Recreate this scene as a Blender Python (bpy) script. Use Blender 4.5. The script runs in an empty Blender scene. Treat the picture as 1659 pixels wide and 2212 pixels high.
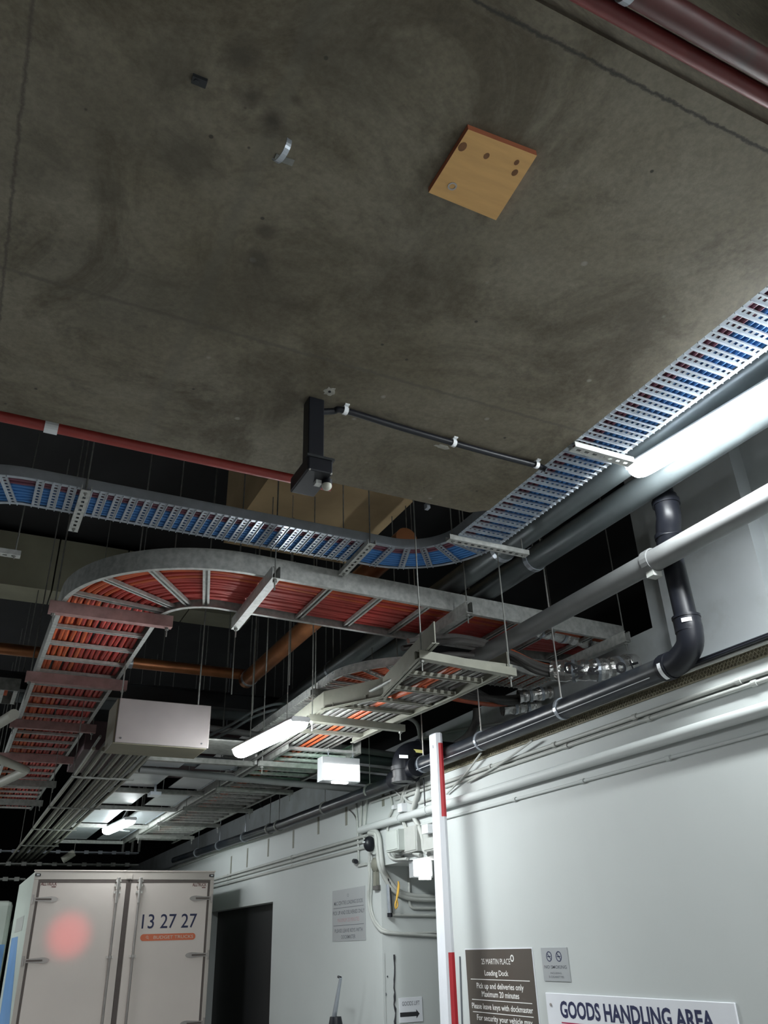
import bpy, math, random
from mathutils import Vector, Matrix
random.seed(7)
D = bpy.data
SC = bpy.context.scene
COL = SC.collection

# ------------------------------------------------------------------ camera
YAW, PITCH, ROLL, FPX = 0.47264471, 0.49189263, -0.03325992, 1741.3
CAM = Vector((0, 0, 1.7))
fw = Vector((math.sin(YAW)*math.cos(PITCH), math.cos(YAW)*math.cos(PITCH), math.sin(PITCH)))
_r = fw.cross(Vector((0, 0, 1))).normalized()
_u = _r.cross(fw)
RT = _r*math.cos(ROLL) + _u*math.sin(ROLL)
UP = -_r*math.sin(ROLL) + _u*math.cos(ROLL)
cd = D.cameras.new('camera')
cam = D.objects.new('camera', cd)
COL.objects.link(cam)
cd.sensor_fit = 'VERTICAL'
cd.sensor_height = 24.0
cd.sensor_width = 18.0
cd.lens = 24.0*FPX/2212
cd.clip_start = 0.02
cam.matrix_world = Matrix.Translation(CAM) @ Matrix((RT, UP, -fw)).transposed().to_4x4()
SC.camera = cam

# ------------------------------------------------------------------ world and exposure
w = D.worlds.new('dock_air')
SC.world = w
w.use_nodes = True
w.node_tree.nodes['Background'].inputs[0].default_value = (0.75, 0.85, 1.0, 1)
w.node_tree.nodes['Background'].inputs[1].default_value = 0.02
SC.view_settings.view_transform = 'Standard'
SC.view_settings.look = 'None'
SC.view_settings.gamma = 1
SC.view_settings.exposure = 0.65
TUBE = 80.0        # strength of the tube diffusers
TUBE_COL = (0.90, 0.95, 0.965)


def ray(x, y):
    return fw + RT*((x-829.5)/FPX) - UP*((y-1106)/FPX)


def on(ax, v, x, y):
    d = ray(x, y)
    return CAM + d*((v-CAM[ax])/d[ax])


def PX(v, x, y): return on(0, v, x, y)
def PY(v, x, y): return on(1, v, x, y)
def PZ(v, x, y): return on(2, v, x, y)


# ------------------------------------------------------------------ materials
def mat(name, col, rough=0.6, metal=0.0, var=0.0, scale=6.0, bump=0.0, dirt=None, dscale=2.0, spec=None, emit=None, estr=0.0, stretch=None):
    m = D.materials.new(name)
    m.use_nodes = True
    nt = m.node_tree
    b = nt.nodes['Principled BSDF']
    b.inputs['Roughness'].default_value = rough
    b.inputs['Metallic'].default_value = metal
    if spec is not None:
        b.inputs['Specular IOR Level'].default_value = spec
    c4 = (*col, 1)
    tc = nt.nodes.new('ShaderNodeTexCoord')
    mp = nt.nodes.new('ShaderNodeMapping')
    nt.links.new(tc.outputs['Object'], mp.inputs[0])
    if stretch:
        mp.inputs['Scale'].default_value = stretch
    last = None
    if var > 0 or bump > 0:
        n = nt.nodes.new('ShaderNodeTexNoise')
        n.inputs['Scale'].default_value = scale
        n.inputs['Detail'].default_value = 6
        nt.links.new(mp.outputs[0], n.inputs['Vector'])
        r = nt.nodes.new('ShaderNodeValToRGB')
        r.color_ramp.elements[0].position = 0.3
        r.color_ramp.elements[1].position = 0.7
        r.color_ramp.elements[0].color = (*[max(0, c*(1-var)) for c in col], 1)
        r.color_ramp.elements[1].color = (*[min(1, c*(1+var)) for c in col], 1)
        nt.links.new(n.outputs['Fac'], r.inputs[0])
        last = r.outputs[0]
        if bump > 0:
            bp = nt.nodes.new('ShaderNodeBump')
            bp.inputs['Strength'].default_value = bump
            bp.inputs['Distance'].default_value = 0.01
            nt.links.new(n.outputs['Fac'], bp.inputs['Height'])
            nt.links.new(bp.outputs[0], b.inputs['Normal'])
    if dirt:
        n2 = nt.nodes.new('ShaderNodeTexNoise')
        n2.inputs['Scale'].default_value = dscale
        n2.inputs['Detail'].default_value = 8
        n2.inputs['Roughness'].default_value = 0.65
        nt.links.new(mp.outputs[0], n2.inputs['Vector'])
        r2 = nt.nodes.new('ShaderNodeValToRGB')
        r2.color_ramp.elements[0].position = 0.48
        r2.color_ramp.elements[1].position = 0.68
        nt.links.new(n2.outputs['Fac'], r2.inputs[0])
        mx = nt.nodes.new('ShaderNodeMix')
        mx.data_type = 'RGBA'
        nt.links.new(r2.outputs[0], mx.inputs['Factor'])
        if last:
            nt.links.new(last, mx.inputs['A'])
        else:
            mx.inputs['A'].default_value = c4
        mx.inputs['B'].default_value = (*dirt, 1)
        last = mx.outputs['Result']
    if last:
        nt.links.new(last, b.inputs['Base Color'])
    else:
        b.inputs['Base Color'].default_value = c4
    if emit:
        b.inputs['Emission Color'].default_value = (*emit, 1)
        b.inputs['Emission Strength'].default_value = estr
    return m


M = {}
M['galv'] = mat('galvanized_steel', (0.44, 0.45, 0.43), 0.5, 0.25, 0.22, 30, 0.05)
M['galv_bright'] = mat('new_galvanized_steel', (0.44, 0.48, 0.53), 0.32, 0.6, 0.08, 20)
M['galv_dark'] = mat('dusty_galvanized_steel', (0.22, 0.225, 0.21), 0.6, 0.3, 0.25, 25, 0.05)
M['galv_cream'] = mat('dusty_cream_steel', (0.22, 0.22, 0.18), 0.6, 0.15, 0.12, 12)
M['primer'] = mat('pinkish_primed_steel', (0.34, 0.20, 0.19), 0.65, 0.1, 0.2, 18)
M['orange'] = mat('orange_cable_sheath', (0.50, 0.095, 0.03), 0.5, 0, 0.18, 7)
M['red'] = mat('red_cable_sheath', (0.40, 0.05, 0.04), 0.5, 0, 0.18, 7)
M['blue'] = mat('blue_cable_sheath', (0.05, 0.20, 0.50), 0.45, 0, 0.1, 9)
M['purple'] = mat('maroon_cable_sheath', (0.16, 0.05, 0.08), 0.5, 0, 0.1, 9)
M['black'] = mat('black_plastic', (0.008, 0.009, 0.013), 0.4, 0, 0.1, 9, spec=0.35)
M['blackpipe'] = mat('black_drain_plastic', (0.016, 0.020, 0.027), 0.32, 0, 0.15, 5, dirt=(0.05, 0.052, 0.052), dscale=3)
M['blacksteel'] = mat('black_painted_steel', (0.02, 0.023, 0.026), 0.45, 0.1, 0.1, 12)
M['sheath'] = mat('grey_dusty_cable', (0.10, 0.095, 0.09), 0.6, 0, 0.15, 12)
M['wallpaint'] = mat('wall_paint', (0.53, 0.56, 0.55), 0.6, 0, 0.03, 1.2, 0.02)
M['conduitpaint'] = mat('painted_conduit', (0.44, 0.455, 0.43), 0.5, 0, 0.06, 9)
M['cream'] = mat('cream_paint', (0.40, 0.40, 0.345), 0.55, 0, 0.06, 3)
M['boxpaint'] = mat('painted_box', (0.46, 0.50, 0.47), 0.45, 0, 0.03, 5)
M['white'] = mat('white_plastic', (0.78, 0.80, 0.82), 0.4, 0, 0.02, 3)
M['whitemetal'] = mat('white_powder_coat', (0.74, 0.76, 0.80), 0.3, 0, 0.02, 3)
M['redfilm'] = mat('red_reflective_film', (0.50, 0.025, 0.035), 0.4, 0, 0.05, 8)
M['redpipe'] = mat('red_fire_pipe', (0.30, 0.035, 0.028), 0.42, 0, 0.15, 8)
M['redpipe_dirty'] = mat('dull_red_fire_pipe', (0.07, 0.016, 0.014), 0.5, 0, 0.25, 8, dirt=(0.04, 0.032, 0.03), dscale=4)
M['redpipe_dark'] = mat('dark_red_fire_pipe', (0.13, 0.018, 0.016), 0.5, 0, 0.2, 8)
M['copper'] = mat('copper_pipe', (0.42, 0.17, 0.07), 0.38, 0.6, 0.2, 6)
M['greypipe'] = mat('grey_steel_pipe', (0.12, 0.14, 0.145), 0.4, 0.3, 0.12, 7)
M['paintpipe'] = mat('light_grey_pipe', (0.17, 0.175, 0.175), 0.5, 0, 0.1, 6)
M['foil'] = mat('silver_foil', (0.72, 0.71, 0.69), 0.22, 0.9, 0.1, 30, 0.9)
M['wood'] = None
M['signgrey'] = mat('silver_sign_metal', (0.40, 0.42, 0.43), 0.45, 0.2, 0.02, 5)
M['signbrown'] = mat('brown_sign_film', (0.085, 0.072, 0.060), 0.45, 0, 0.02, 5)
M['signwhite'] = mat('white_sign_panel', (0.74, 0.76, 0.80), 0.5, 0, 0.02, 5)
M['ink'] = mat('navy_ink', (0.02, 0.025, 0.08), 0.5)
M['inkblack'] = mat('black_ink', (0.03, 0.03, 0.035), 0.5)
M['inkgrey'] = mat('faded_grey_ink', (0.13, 0.14, 0.155), 0.5)
M['inkwhite'] = mat('white_ink', (0.85, 0.85, 0.82), 0.5)
M['inkpink'] = mat('faded_red_ink', (0.42, 0.26, 0.27), 0.5)
M['inkred'] = mat('red_ink', (0.38, 0.02, 0.08), 0.5)
M['labelyellow'] = mat('yellow_label', (0.65, 0.6, 0.2), 0.5)
M['inkpale'] = mat('pale_sticker_ink', (0.75, 0.6, 0.5), 0.5)
M['truck'] = mat('truck_door_paint', (0.80, 0.72, 0.665), 0.5, 0, 0.03, 2, spec=0.25)
M['truckframe'] = mat('truck_frame_paint', (0.58, 0.53, 0.48), 0.4, 0, 0.06, 4)
M['seal'] = mat('grey_rubber_seal', (0.13, 0.105, 0.095), 0.6, 0, 0.1, 8)
M['steel'] = mat('stainless_steel', (0.60, 0.57, 0.54), 0.3, 0.7, 0.1, 12)
M['hinge'] = mat('zinc_hinge', (0.40, 0.37, 0.35), 0.4, 0.4, 0.1, 12)
M['sticker'] = mat('orange_sticker', (0.75, 0.18, 0.08), 0.45)
M['logo'] = mat('dark_red_lettering', (0.17, 0.045, 0.04), 0.5)
M['truckside'] = mat('greenish_white_panel', (0.58, 0.64, 0.58), 0.4, 0, 0.05, 3)
M['bluegraphic'] = mat('blue_panel_graphic', (0.16, 0.33, 0.62), 0.45, 0, 0.1, 2)
M['shutter'] = mat('dark_shutter', (0.020, 0.020, 0.021), 0.55, 0, 0.1, 2)
M['yellow'] = mat('yellow_rope', (0.70, 0.42, 0.07), 0.6, 0, 0.15, 30)
M['nearblack'] = mat('near_black_concrete', (0.017, 0.017, 0.018), 0.9, 0, 0.3, 1.3, 0.1)  # near-black base colour of upper ceiling, outer walls and wall recess
M['beigeconc'] = mat('beige_concrete', (0.50, 0.37, 0.21), 0.9, 0, 0.22, 1.7, 0.15)
M['paleblock'] = mat('pale_block_beam', (0.34, 0.33, 0.24), 0.9, 0, 0.15, 2.0, 0.15)
M['floor'] = mat('floor_concrete', (0.30, 0.30, 0.29), 0.8, 0, 0.12, 2)
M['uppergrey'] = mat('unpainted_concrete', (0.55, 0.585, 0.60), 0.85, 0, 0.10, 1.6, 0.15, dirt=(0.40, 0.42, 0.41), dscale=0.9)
M['boxmetal'] = mat('pinkish_grey_box_metal', (0.17, 0.15, 0.145), 0.5, 0.15, 0.08, 4)
M['boxolive'] = mat('olive_grey_box_metal', (0.13, 0.12, 0.08), 0.6, 0, 0.1, 4)
M['plate'] = mat('zinc_cover_plate', (0.36, 0.39, 0.41), 0.4, 0.4, 0.1, 5)
M['mesh'] = mat('beige_mesh_strip', (0.24, 0.22, 0.15), 0.7, 0, 0.2, 30)
M['tube'] = mat('lit_tube_diffuser', (0.9, 0.9, 0.9), 0.4, emit=TUBE_COL, estr=TUBE)
M['tube_dim'] = mat('dim_lit_tube_diffuser', (0.9, 0.9, 0.9), 0.4, emit=TUBE_COL, estr=22)
M['exitface'] = mat('lit_white_face', (0.9, 0.9, 0.9), 0.4, emit=(1.0, 1.0, 0.97), estr=7.0)
M['exitgreen'] = mat('lit_green_face', (0.1, 0.5, 0.25), 0.4, emit=(0.08, 0.75, 0.35), estr=2.5)
M['glass'] = mat('clear_plastic_bulb', (0.55, 0.55, 0.48), 0.15, 0, 0.1, 10)
M['redlamp'] = mat('lit_red_lens', (0.6, 0.02, 0.02), 0.3, emit=(1.0, 0.05, 0.04), estr=20)
M['purpleduct'] = mat('dull_maroon_duct', (0.09, 0.05, 0.055), 0.6, 0, 0.15, 3)


def concrete_slab():
    m = D.materials.new('stained_slab_concrete')
    m.use_nodes = True
    nt = m.node_tree
    L = nt.links.new
    b = nt.nodes['Principled BSDF']
    b.inputs['Roughness'].default_value = 0.8
    g = nt.nodes.new('ShaderNodeNewGeometry')

    def noise(scale, det, rough=0.6, dist=0.0):
        n = nt.nodes.new('ShaderNodeTexNoise')
        n.inputs['Scale'].default_value = scale
        n.inputs['Detail'].default_value = det
        n.inputs['Roughness'].default_value = rough
        n.inputs['Distortion'].default_value = dist
        L(g.outputs['Position'], n.inputs['Vector'])
        return n

    def ramp(src, p0, p1, c0, c1):
        r = nt.nodes.new('ShaderNodeValToRGB')
        r.color_ramp.elements[0].position = p0
        r.color_ramp.elements[1].position = p1
        r.color_ramp.elements[0].color = (*c0, 1)
        r.color_ramp.elements[1].color = (*c1, 1)
        L(src, r.inputs[0])
        return r.outputs[0]

    def mixc(fac, a, bb, mode='MIX'):
        mx = nt.nodes.new('ShaderNodeMix')
        mx.data_type = 'RGBA'
        mx.blend_type = mode
        L(fac, mx.inputs['Factor'])
        L(a, mx.inputs['A'])
        if isinstance(bb, tuple):
            mx.inputs['B'].default_value = (*bb, 1)
        else:
            L(bb, mx.inputs['B'])
        return mx.outputs['Result']
    base = ramp(noise(1.6, 8, 0.62, 0.4).outputs['Fac'], 0.32, 0.70, (0.145, 0.124, 0.084), (0.22, 0.197, 0.15))
    mask = ramp(noise(1.3, 9, 0.72, 1.0).outputs['Fac'], 0.46, 0.62, (0, 0, 0), (0.9, 0.9, 0.9))
    c = mixc(mask, base, (0.088, 0.072, 0.047))
    blots = ramp(noise(5.0, 5, 0.7, 0.5).outputs['Fac'], 0.60, 0.75, (0, 0, 0), (0.6, 0.6, 0.6))
    c = mixc(blots, c, (0.085, 0.075, 0.058))
    fine = ramp(noise(55, 3, 0.6).outputs['Fac'], 0.35, 0.65, (0.86, 0.86, 0.86), (1.1, 1.1, 1.1))
    one = nt.nodes.new('ShaderNodeValue')
    one.outputs[0].default_value = 1.0
    c = mixc(one.outputs[0], c, fine, 'MULTIPLY')
    v = nt.nodes.new('ShaderNodeTexVoronoi')
    v.inputs['Scale'].default_value = 7.0
    L(g.outputs['Position'], v.inputs['Vector'])
    pit = ramp(v.outputs['Distance'], 0.035, 0.055, (1, 1, 1), (0, 0, 0))
    c = mixc(pit, c, (0.05, 0.045, 0.035))
    v2 = nt.nodes.new('ShaderNodeTexVoronoi')
    v2.inputs['Scale'].default_value = 4.3
    L(g.outputs['Position'], v2.inputs['Vector'])
    pit2 = ramp(v2.outputs['Distance'], 0.03, 0.06, (0.7, 0.7, 0.7), (0, 0, 0))
    c = mixc(pit2, c, (0.30, 0.29, 0.25))
    # joints between pours: thin wavering dark lines at fixed places
    sx = nt.nodes.new('ShaderNodeSeparateXYZ')
    L(g.outputs['Position'], sx.inputs[0])
    wob = noise(9.0, 6, 0.75)
    wn = nt.nodes.new('ShaderNodeMath')
    wn.operation = 'MULTIPLY_ADD'
    L(wob.outputs['Fac'], wn.inputs[0])
    wn.inputs[1].default_value = 0.03
    wn.inputs[2].default_value = -0.015

    def line(axis, at, width, col, strength):
        nonlocal c
        s = nt.nodes.new('ShaderNodeMath')
        s.operation = 'ADD'
        L(sx.outputs[axis], s.inputs[0])
        L(wn.outputs[0], s.inputs[1])
        s2 = nt.nodes.new('ShaderNodeMath')
        s2.operation = 'SUBTRACT'
        L(s.outputs[0], s2.inputs[0])
        s2.inputs[1].default_value = at
        a = nt.nodes.new('ShaderNodeMath')
        a.operation = 'ABSOLUTE'
        L(s2.outputs[0], a.inputs[0])
        f = ramp(a.outputs[0], width*0.4, width, (strength,)*3, (0, 0, 0))
        c = mixc(f, c, col)
    wob.inputs['Scale'].default_value = 26.0
    line('Y', 0.893, 0.007, (0.035, 0.032, 0.028), 0.95)
    line('Y', 2.29, 0.012, (0.10, 0.09, 0.07), 0.6)
    line('X', -0.205, 0.006, (0.07, 0.06, 0.05), 0.8)
    line('X', 0.42, 0.035, (0.13, 0.12, 0.095), 0.35)
    # damp stains at fixed places, edges broken up by noise
    nz = noise(4.0, 6, 0.7, 0.6)
    for (px, py, rad, st) in ((530, 130, 0.07, 0.75), (545, 210, 0.05, 0.8), (590, 262, 0.055, 0.95), (575, 500, 0.035, 0.7), (555, 560, 0.05, 0.7), (380, 150, 0.12, 0.45), (410, 345, 0.10, 0.55), (60, 360, 0.12, 0.4), (250, 640, 0.3, 0.35), (240, 420, 0.07, 0.45), (200, 240, 0.25, 0.3), (640, 215, 0.03, 0.7), (480, 640, 0.25, 0.4), (760, 120, 0.2, 0.35), (870, 560, 0.3, 0.25)):
        q = PZ(3.7, px, py)
        vd = nt.nodes.new('ShaderNodeVectorMath')
        vd.operation = 'DISTANCE'
        L(g.outputs['Position'], vd.inputs[0])
        vd.inputs[1].default_value = q
        ad = nt.nodes.new('ShaderNodeMath')
        ad.operation = 'MULTIPLY_ADD'
        L(nz.outputs['Fac'], ad.inputs[0])
        ad.inputs[1].default_value = rad*2.4
        L(vd.outputs['Value'], ad.inputs[2])
        f = ramp(ad.outputs[0], min(.95, rad*1.55), min(1, rad*2.3), (st,)*3, (0, 0, 0))
        c = mixc(f, c, (0.055, 0.046, 0.033))
    L(c, b.inputs['Base Color'])
    bp = nt.nodes.new('ShaderNodeBump')
    bp.inputs['Strength'].default_value = 0.10
    bp.inputs['Distance'].default_value = 0.01
    L(noise(22, 6).outputs['Fac'], bp.inputs['Height'])
    L(bp.outputs[0], b.inputs['Normal'])
    return m


M['slab'] = concrete_slab()
M['wood'] = mat('pine_plywood', (0.62, 0.36, 0.13), 0.6, 0, 0.09, 5, stretch=(1, 7, 1))
M['woodedge'] = mat('red_brown_plywood_edge', (0.36, 0.11, 0.05), 0.7, 0, 0.15, 12)
M['knot'] = mat('brown_knot', (0.16, 0.07, 0.025), 0.7, 0, 0.2, 40)


# ------------------------------------------------------------------ mesh helpers
WORLD = {}


def vs(a):
    return Vector(a)


class MB:
    def __init__(s):
        s.v, s.f = [], []

    def add(s, vv, ff):
        n = len(s.v)
        s.v += [tuple(p) for p in vv]
        s.f += [tuple(i+n for i in f) for f in ff]
        return s

    def box(s, x0, x1, y0, y1, z0, z1):
        vv = [(x, y, z) for z in (z0, z1) for y in (y0, y1) for x in (x0, x1)]
        return s.add(vv, [(0, 2, 3, 1), (4, 5, 7, 6), (0, 1, 5, 4), (2, 6, 7, 3), (0, 4, 6, 2), (1, 3, 7, 5)])

    def beam(s, p, q, w, h, up=(0, 0, 1), c=0.0):
        p, q = vs(p), vs(q)
        t = (q-p).normalized()
        sd = t.cross(vs(up)).normalized()
        u = sd.cross(t)
        a, b = w/2, h/2
        prof = [(-a, -b), (a, -b), (a, b), (-a, b)]
        if c:
            prof = [(-a+c, -b), (a-c, -b), (a, -b+c), (a, b-c), (a-c, b), (-a+c, b), (-a, b-c), (-a, -b+c)]
        n = len(prof)
        vv = [P + sd*x + u*y for P in (p, q) for x, y in prof]
        ff = [(i, (i+1) % n, (i+1) % n+n, i+n) for i in range(n)]
        return s.add(vv, ff+[tuple(range(n-1, -1, -1)), tuple(range(n, 2*n))])

    def profile(s, p, q, prof, up=(0, 0, 1)):
        p, q = vs(p), vs(q)
        t = (q-p).normalized()
        sd = t.cross(vs(up)).normalized()
        u = sd.cross(t)
        n = len(prof)
        vv = [P + sd*x + u*y for P in (p, q) for x, y in prof]
        return s.add(vv, [(i, (i+1) % n, (i+1) % n+n, i+n) for i in range(n)]+[tuple(range(n-1, -1, -1)), tuple(range(n, 2*n))])

    def sweep(s, pts, nrm, prof):
        """pts: centre line, nrm: horizontal side vectors, prof: closed (side, up)"""
        n = len(prof)
        vv = []
        for p, m_ in zip(pts, nrm):
            for a, b in prof:
                vv.append((p[0]+m_[0]*a, p[1]+m_[1]*a, p[2]+b))
        ff = []
        for k in range(len(pts)-1):
            for i in range(n):
                j = (i+1) % n
                ff.append((k*n+i, k*n+j, (k+1)*n+j, (k+1)*n+i))
        k = (len(pts)-1)*n
        ff += [tuple(range(n-1, -1, -1)), tuple(range(k, k+n))]
        return s.add(vv, ff)

    def tube(s, pts, r, n=10, cap=True):
        pts = [vs(p) for p in pts]
        rr = r if isinstance(r, (list, tuple)) else [r]*len(pts)
        t0 = (pts[1]-pts[0]).normalized()
        up = Vector((0, 0, 1)) if abs(t0.z) < 0.9 else Vector((0, 1, 0))
        sd = t0.cross(up).normalized()
        vv = []
        for k, p in enumerate(pts):
            if k == 0:
                t = t0
            elif k == len(pts)-1:
                t = (pts[k]-pts[k-1]).normalized()
            else:
                t = ((pts[k+1]-pts[k]).normalized()+(pts[k]-pts[k-1]).normalized()).normalized()
            sd = (sd - t*sd.dot(t)).normalized()
            u = sd.cross(t)
            vv += [p + (sd*math.cos(2*math.pi*i/n)+u*math.sin(2*math.pi*i/n))*rr[k] for i in range(n)]
        ff = []
        for k in range(len(pts)-1):
            for i in range(n):
                j = (i+1) % n
                ff.append((k*n+i, (k+1)*n+i, (k+1)*n+j, k*n+j))
        if cap:
            k = (len(pts)-1)*n
            ff += [tuple(range(n)), tuple(range(k+n-1, k-1, -1))]
        return s.add(vv, ff)

    def poly(s, pts, ext):
        """flat outline pts extruded by vector ext"""
        pts = [vs(p) for p in pts]
        e = vs(ext)
        n = len(pts)
        return s.add(pts+[p+e for p in pts], [tuple(range(n)), tuple(range(2*n-1, n-1, -1))]+[(i, i+n, (i+1) % n+n, (i+1) % n) for i in range(n)])

    def ring(s, c, axis, r0, r1, w, n=20, a0=0.0, a1=2*math.pi):
        c, ax = vs(c), vs(axis).normalized()
        t = Vector((0, 0, 1)) if abs(ax.z) < 0.9 else Vector((1, 0, 0))
        e1 = ax.cross(t).normalized()
        e2 = ax.cross(e1)
        vv, ff = [], []
        for i in range(n+1):
            a = a0+(a1-a0)*i/n
            d = e1*math.cos(a)+e2*math.sin(a)
            vv += [c+d*r0-ax*w/2, c+d*r1-ax*w/2, c+d*r1+ax*w/2, c+d*r0+ax*w/2]
        for i in range(n):
            for k in range(4):
                j = (k+1) % 4
                ff.append((i*4+k, i*4+j, (i+1)*4+j, (i+1)*4+k))
        return s.add(vv, ff)

    def sphere(s, c, r, n=12, sc=(1, 1, 1)):
        vv, ff = [], []
        m_ = n//2
        for j in range(m_+1):
            ph = math.pi*j/m_
            for i in range(n):
                th = 2*math.pi*i/n
                vv.append((c[0]+r*sc[0]*math.sin(ph)*math.cos(th), c[1]+r*sc[1]*math.sin(ph)*math.sin(th), c[2]+r*sc[2]*math.cos(ph)))
        for j in range(m_):
            for i in range(n):
                k = (i+1) % n
                ff.append((j*n+i, (j+1)*n+i, (j+1)*n+k, j*n+k))
        return s.add(vv, ff)

    def build(s, name, m, parent=None, smooth=False, bevel=0.0):
        me = D.meshes.new(name)
        if parent is not None:
            o0 = WORLD[parent.name]
        else:
            xs = [[v[i] for v in s.v] for i in range(3)]
            o0 = Vector(((min(xs[0])+max(xs[0]))/2, (min(xs[1])+max(xs[1]))/2, min(xs[2])))
        me.from_pydata([(v[0]-o0[0], v[1]-o0[1], v[2]-o0[2]) for v in s.v], [], s.f)
        me.validate()
        import bmesh
        bm = bmesh.new()
        bm.from_mesh(me)
        bmesh.ops.recalc_face_normals(bm, faces=bm.faces)
        bm.to_mesh(me)
        bm.free()
        if smooth:
            for p in me.polygons:
                p.use_smooth = True
            me.set_sharp_from_angle(angle=math.radians(40))
        me.materials.append(M[m] if isinstance(m, str) else m)
        o = D.objects.new(name, me)
        COL.objects.link(o)
        if parent is not None:
            o.parent = parent
        else:
            o.location = o0
        WORLD[o.name] = Vector(o0)
        if bevel:
            bv = o.modifiers.new('bevel', 'BEVEL')
            bv.width = bevel
            bv.segments = 2
            bv.limit_method = 'ANGLE'
        return o


def tag(o, label=None, cat=None, group=None, kind=None):
    if label:
        o['label'] = label
    if cat:
        o['category'] = cat
    if group:
        o['group'] = group
    if kind:
        o['kind'] = kind
    return o


def thing(name, label, cat, loc, group=None):
    o = D.objects.new(name, None)
    o.empty_display_size = 0.05
    COL.objects.link(o)
    o.location = loc
    WORLD[o.name] = Vector(loc)
    return tag(o, label, cat, group)


def text(body, m, parent, origin, width, height, name='lettering', face='wall', align='CENTER', depth=0.0008, label=None, stroke=0.0):
    """face 'wall': on a wall seen looking +x (reading direction -y); 'end': on a face seen looking +y (reading +x)"""
    cu = D.curves.new(name, 'FONT')
    cu.body = body
    cu.size = 1.0
    cu.extrude = 0.0
    cu.offset = stroke
    cu.resolution_u = 3
    tmp = D.objects.new('tmp', cu)
    COL.objects.link(tmp)
    dg = bpy.context.evaluated_depsgraph_get()
    dg.update()
    me = D.meshes.new_from_object(tmp.evaluated_get(dg))
    D.objects.remove(tmp)
    xs = [v.co.x for v in me.vertices]
    ys = [v.co.y for v in me.vertices]
    x0, x1, y0, y1 = min(xs), max(xs), min(ys), max(ys)
    o0 = WORLD[parent.name]
    for v in me.vertices:
        a = ((v.co.x-x0)/(x1-x0)-0.5)*width
        b = ((v.co.y-y0)/(y1-y0)-0.5)*height
        if face == 'wall':
            p = Vector((origin[0], origin[1]-a, origin[2]+b))
        elif face == 'under':
            p = Vector((origin[0]+a, origin[1]-b, origin[2]))
        else:
            p = Vector((origin[0]+a, origin[1], origin[2]+b))
        v.co = p-o0
    me.materials.clear()
    me.materials.append(M[m])
    o = D.objects.new(name, me)
    COL.objects.link(o)
    o.parent = parent
    WORLD[o.name] = Vector(o0)
    if label:
        o['label'] = label
    return o


# ------------------------------------------------------------------ the shell
WX = 3.2          # face of the lower painted wall
UX = 4.15         # face of the upper set-back wall


def struct(name, mb, m):
    return tag(mb.build(name, m), kind='structure')


struct('floor', MB().box(-6, 5.4, -6, 24, -0.2, 0), 'floor')
struct('ceiling_upper', MB().box(-6, 5.4, -6, 24, 5.5, 5.7), 'nearblack')
struct('wall_left', MB().box(-6.2, -6, -6, 24, 0, 5.5), 'nearblack')
struct('wall_far', MB().box(-6, 5.4, 24, 24.2, 0, 5.5), 'nearblack')
struct('wall_back', MB().box(-6, 5.4, -6.2, -6, 0, 5.5), 'nearblack')
# slab soffit with rounded-off far right corner
sl = MB()
sl.poly([(-6, 0.83, 3.7), (-6, 3.15, 3.7), (2.12, 3.15, 3.7), (2.20, 3.09, 3.7), (2.20, 0.83, 3.7)], (0, 0, 1.3))
struct('ceiling', sl, 'slab')
# strip of slab on the near side of the dark gap
struct('ceiling_near', MB().box(-6, 5.2, -6, -1.2, 3.75, 5.0), 'nearblack')
# lower wall: solid block with an opening to the goods lift and a dark shutter bay
TOPZ = 2.87
lw = MB()
lw.box(WX, UX, -6, 5.5, 0, TOPZ)
lw.box(WX, UX+1.05, 5.5, 6.54, 2.27, TOPZ)
lw.box(WX, UX, 6.54, 9.2, 0, TOPZ)
lw.box(WX, UX, 9.2, 11.75, 2.14, TOPZ)
lw.box(WX, UX, 11.75, 24, 0, TOPZ)
struct('wall_right', lw, 'wallpaint')
struct('wall_recess', MB().box(WX+0.95, 5.2, 6.54, 6.75, 0, 2.27).box(5.2, 5.35, 5.0, 6.75, 0, 2.27), 'wallpaint')
struct('door_1', MB().box(WX+0.12, WX+0.2, 9.2, 11.75, 0, 2.14), 'shutter')
uw = MB()
uw.box(UX, 5.35, -6, 4.0, TOPZ, 5.5)
uw.box(UX, 5.35, 4.0, 24, TOPZ, 3.62)
struct('wall_upper_right', uw, 'uppergrey')
struct('wall_upper_recess', MB().box(5.2, 5.4, 4.0, 24, 3.62, 5.5), 'nearblack')
struct('trim_1', MB().box(UX-0.12, UX, 2.95, 3.75, TOPZ, 5.5), 'uppergrey')
# beams under the dark upper ceiling
struct('ceiling_beam', MB().box(1.55, 2.68, 3.6, 6.0, 4.7, 5.5), 'beigeconc')
bl = MB()
for i in range(8):
    bl.box(-3+i*0.68, -3+i*0.68+0.665, 8.0, 8.4, 4.86, 5.42)
struct('ceiling_crossbeam', bl, 'paleblock')
struct('trim_2', MB().box(3.196, 3.215, 6.535, 6.70, 0.0, 1.64), 'wallpaint')

# ------------------------------------------------------------------ paths for trays and ladders


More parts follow.
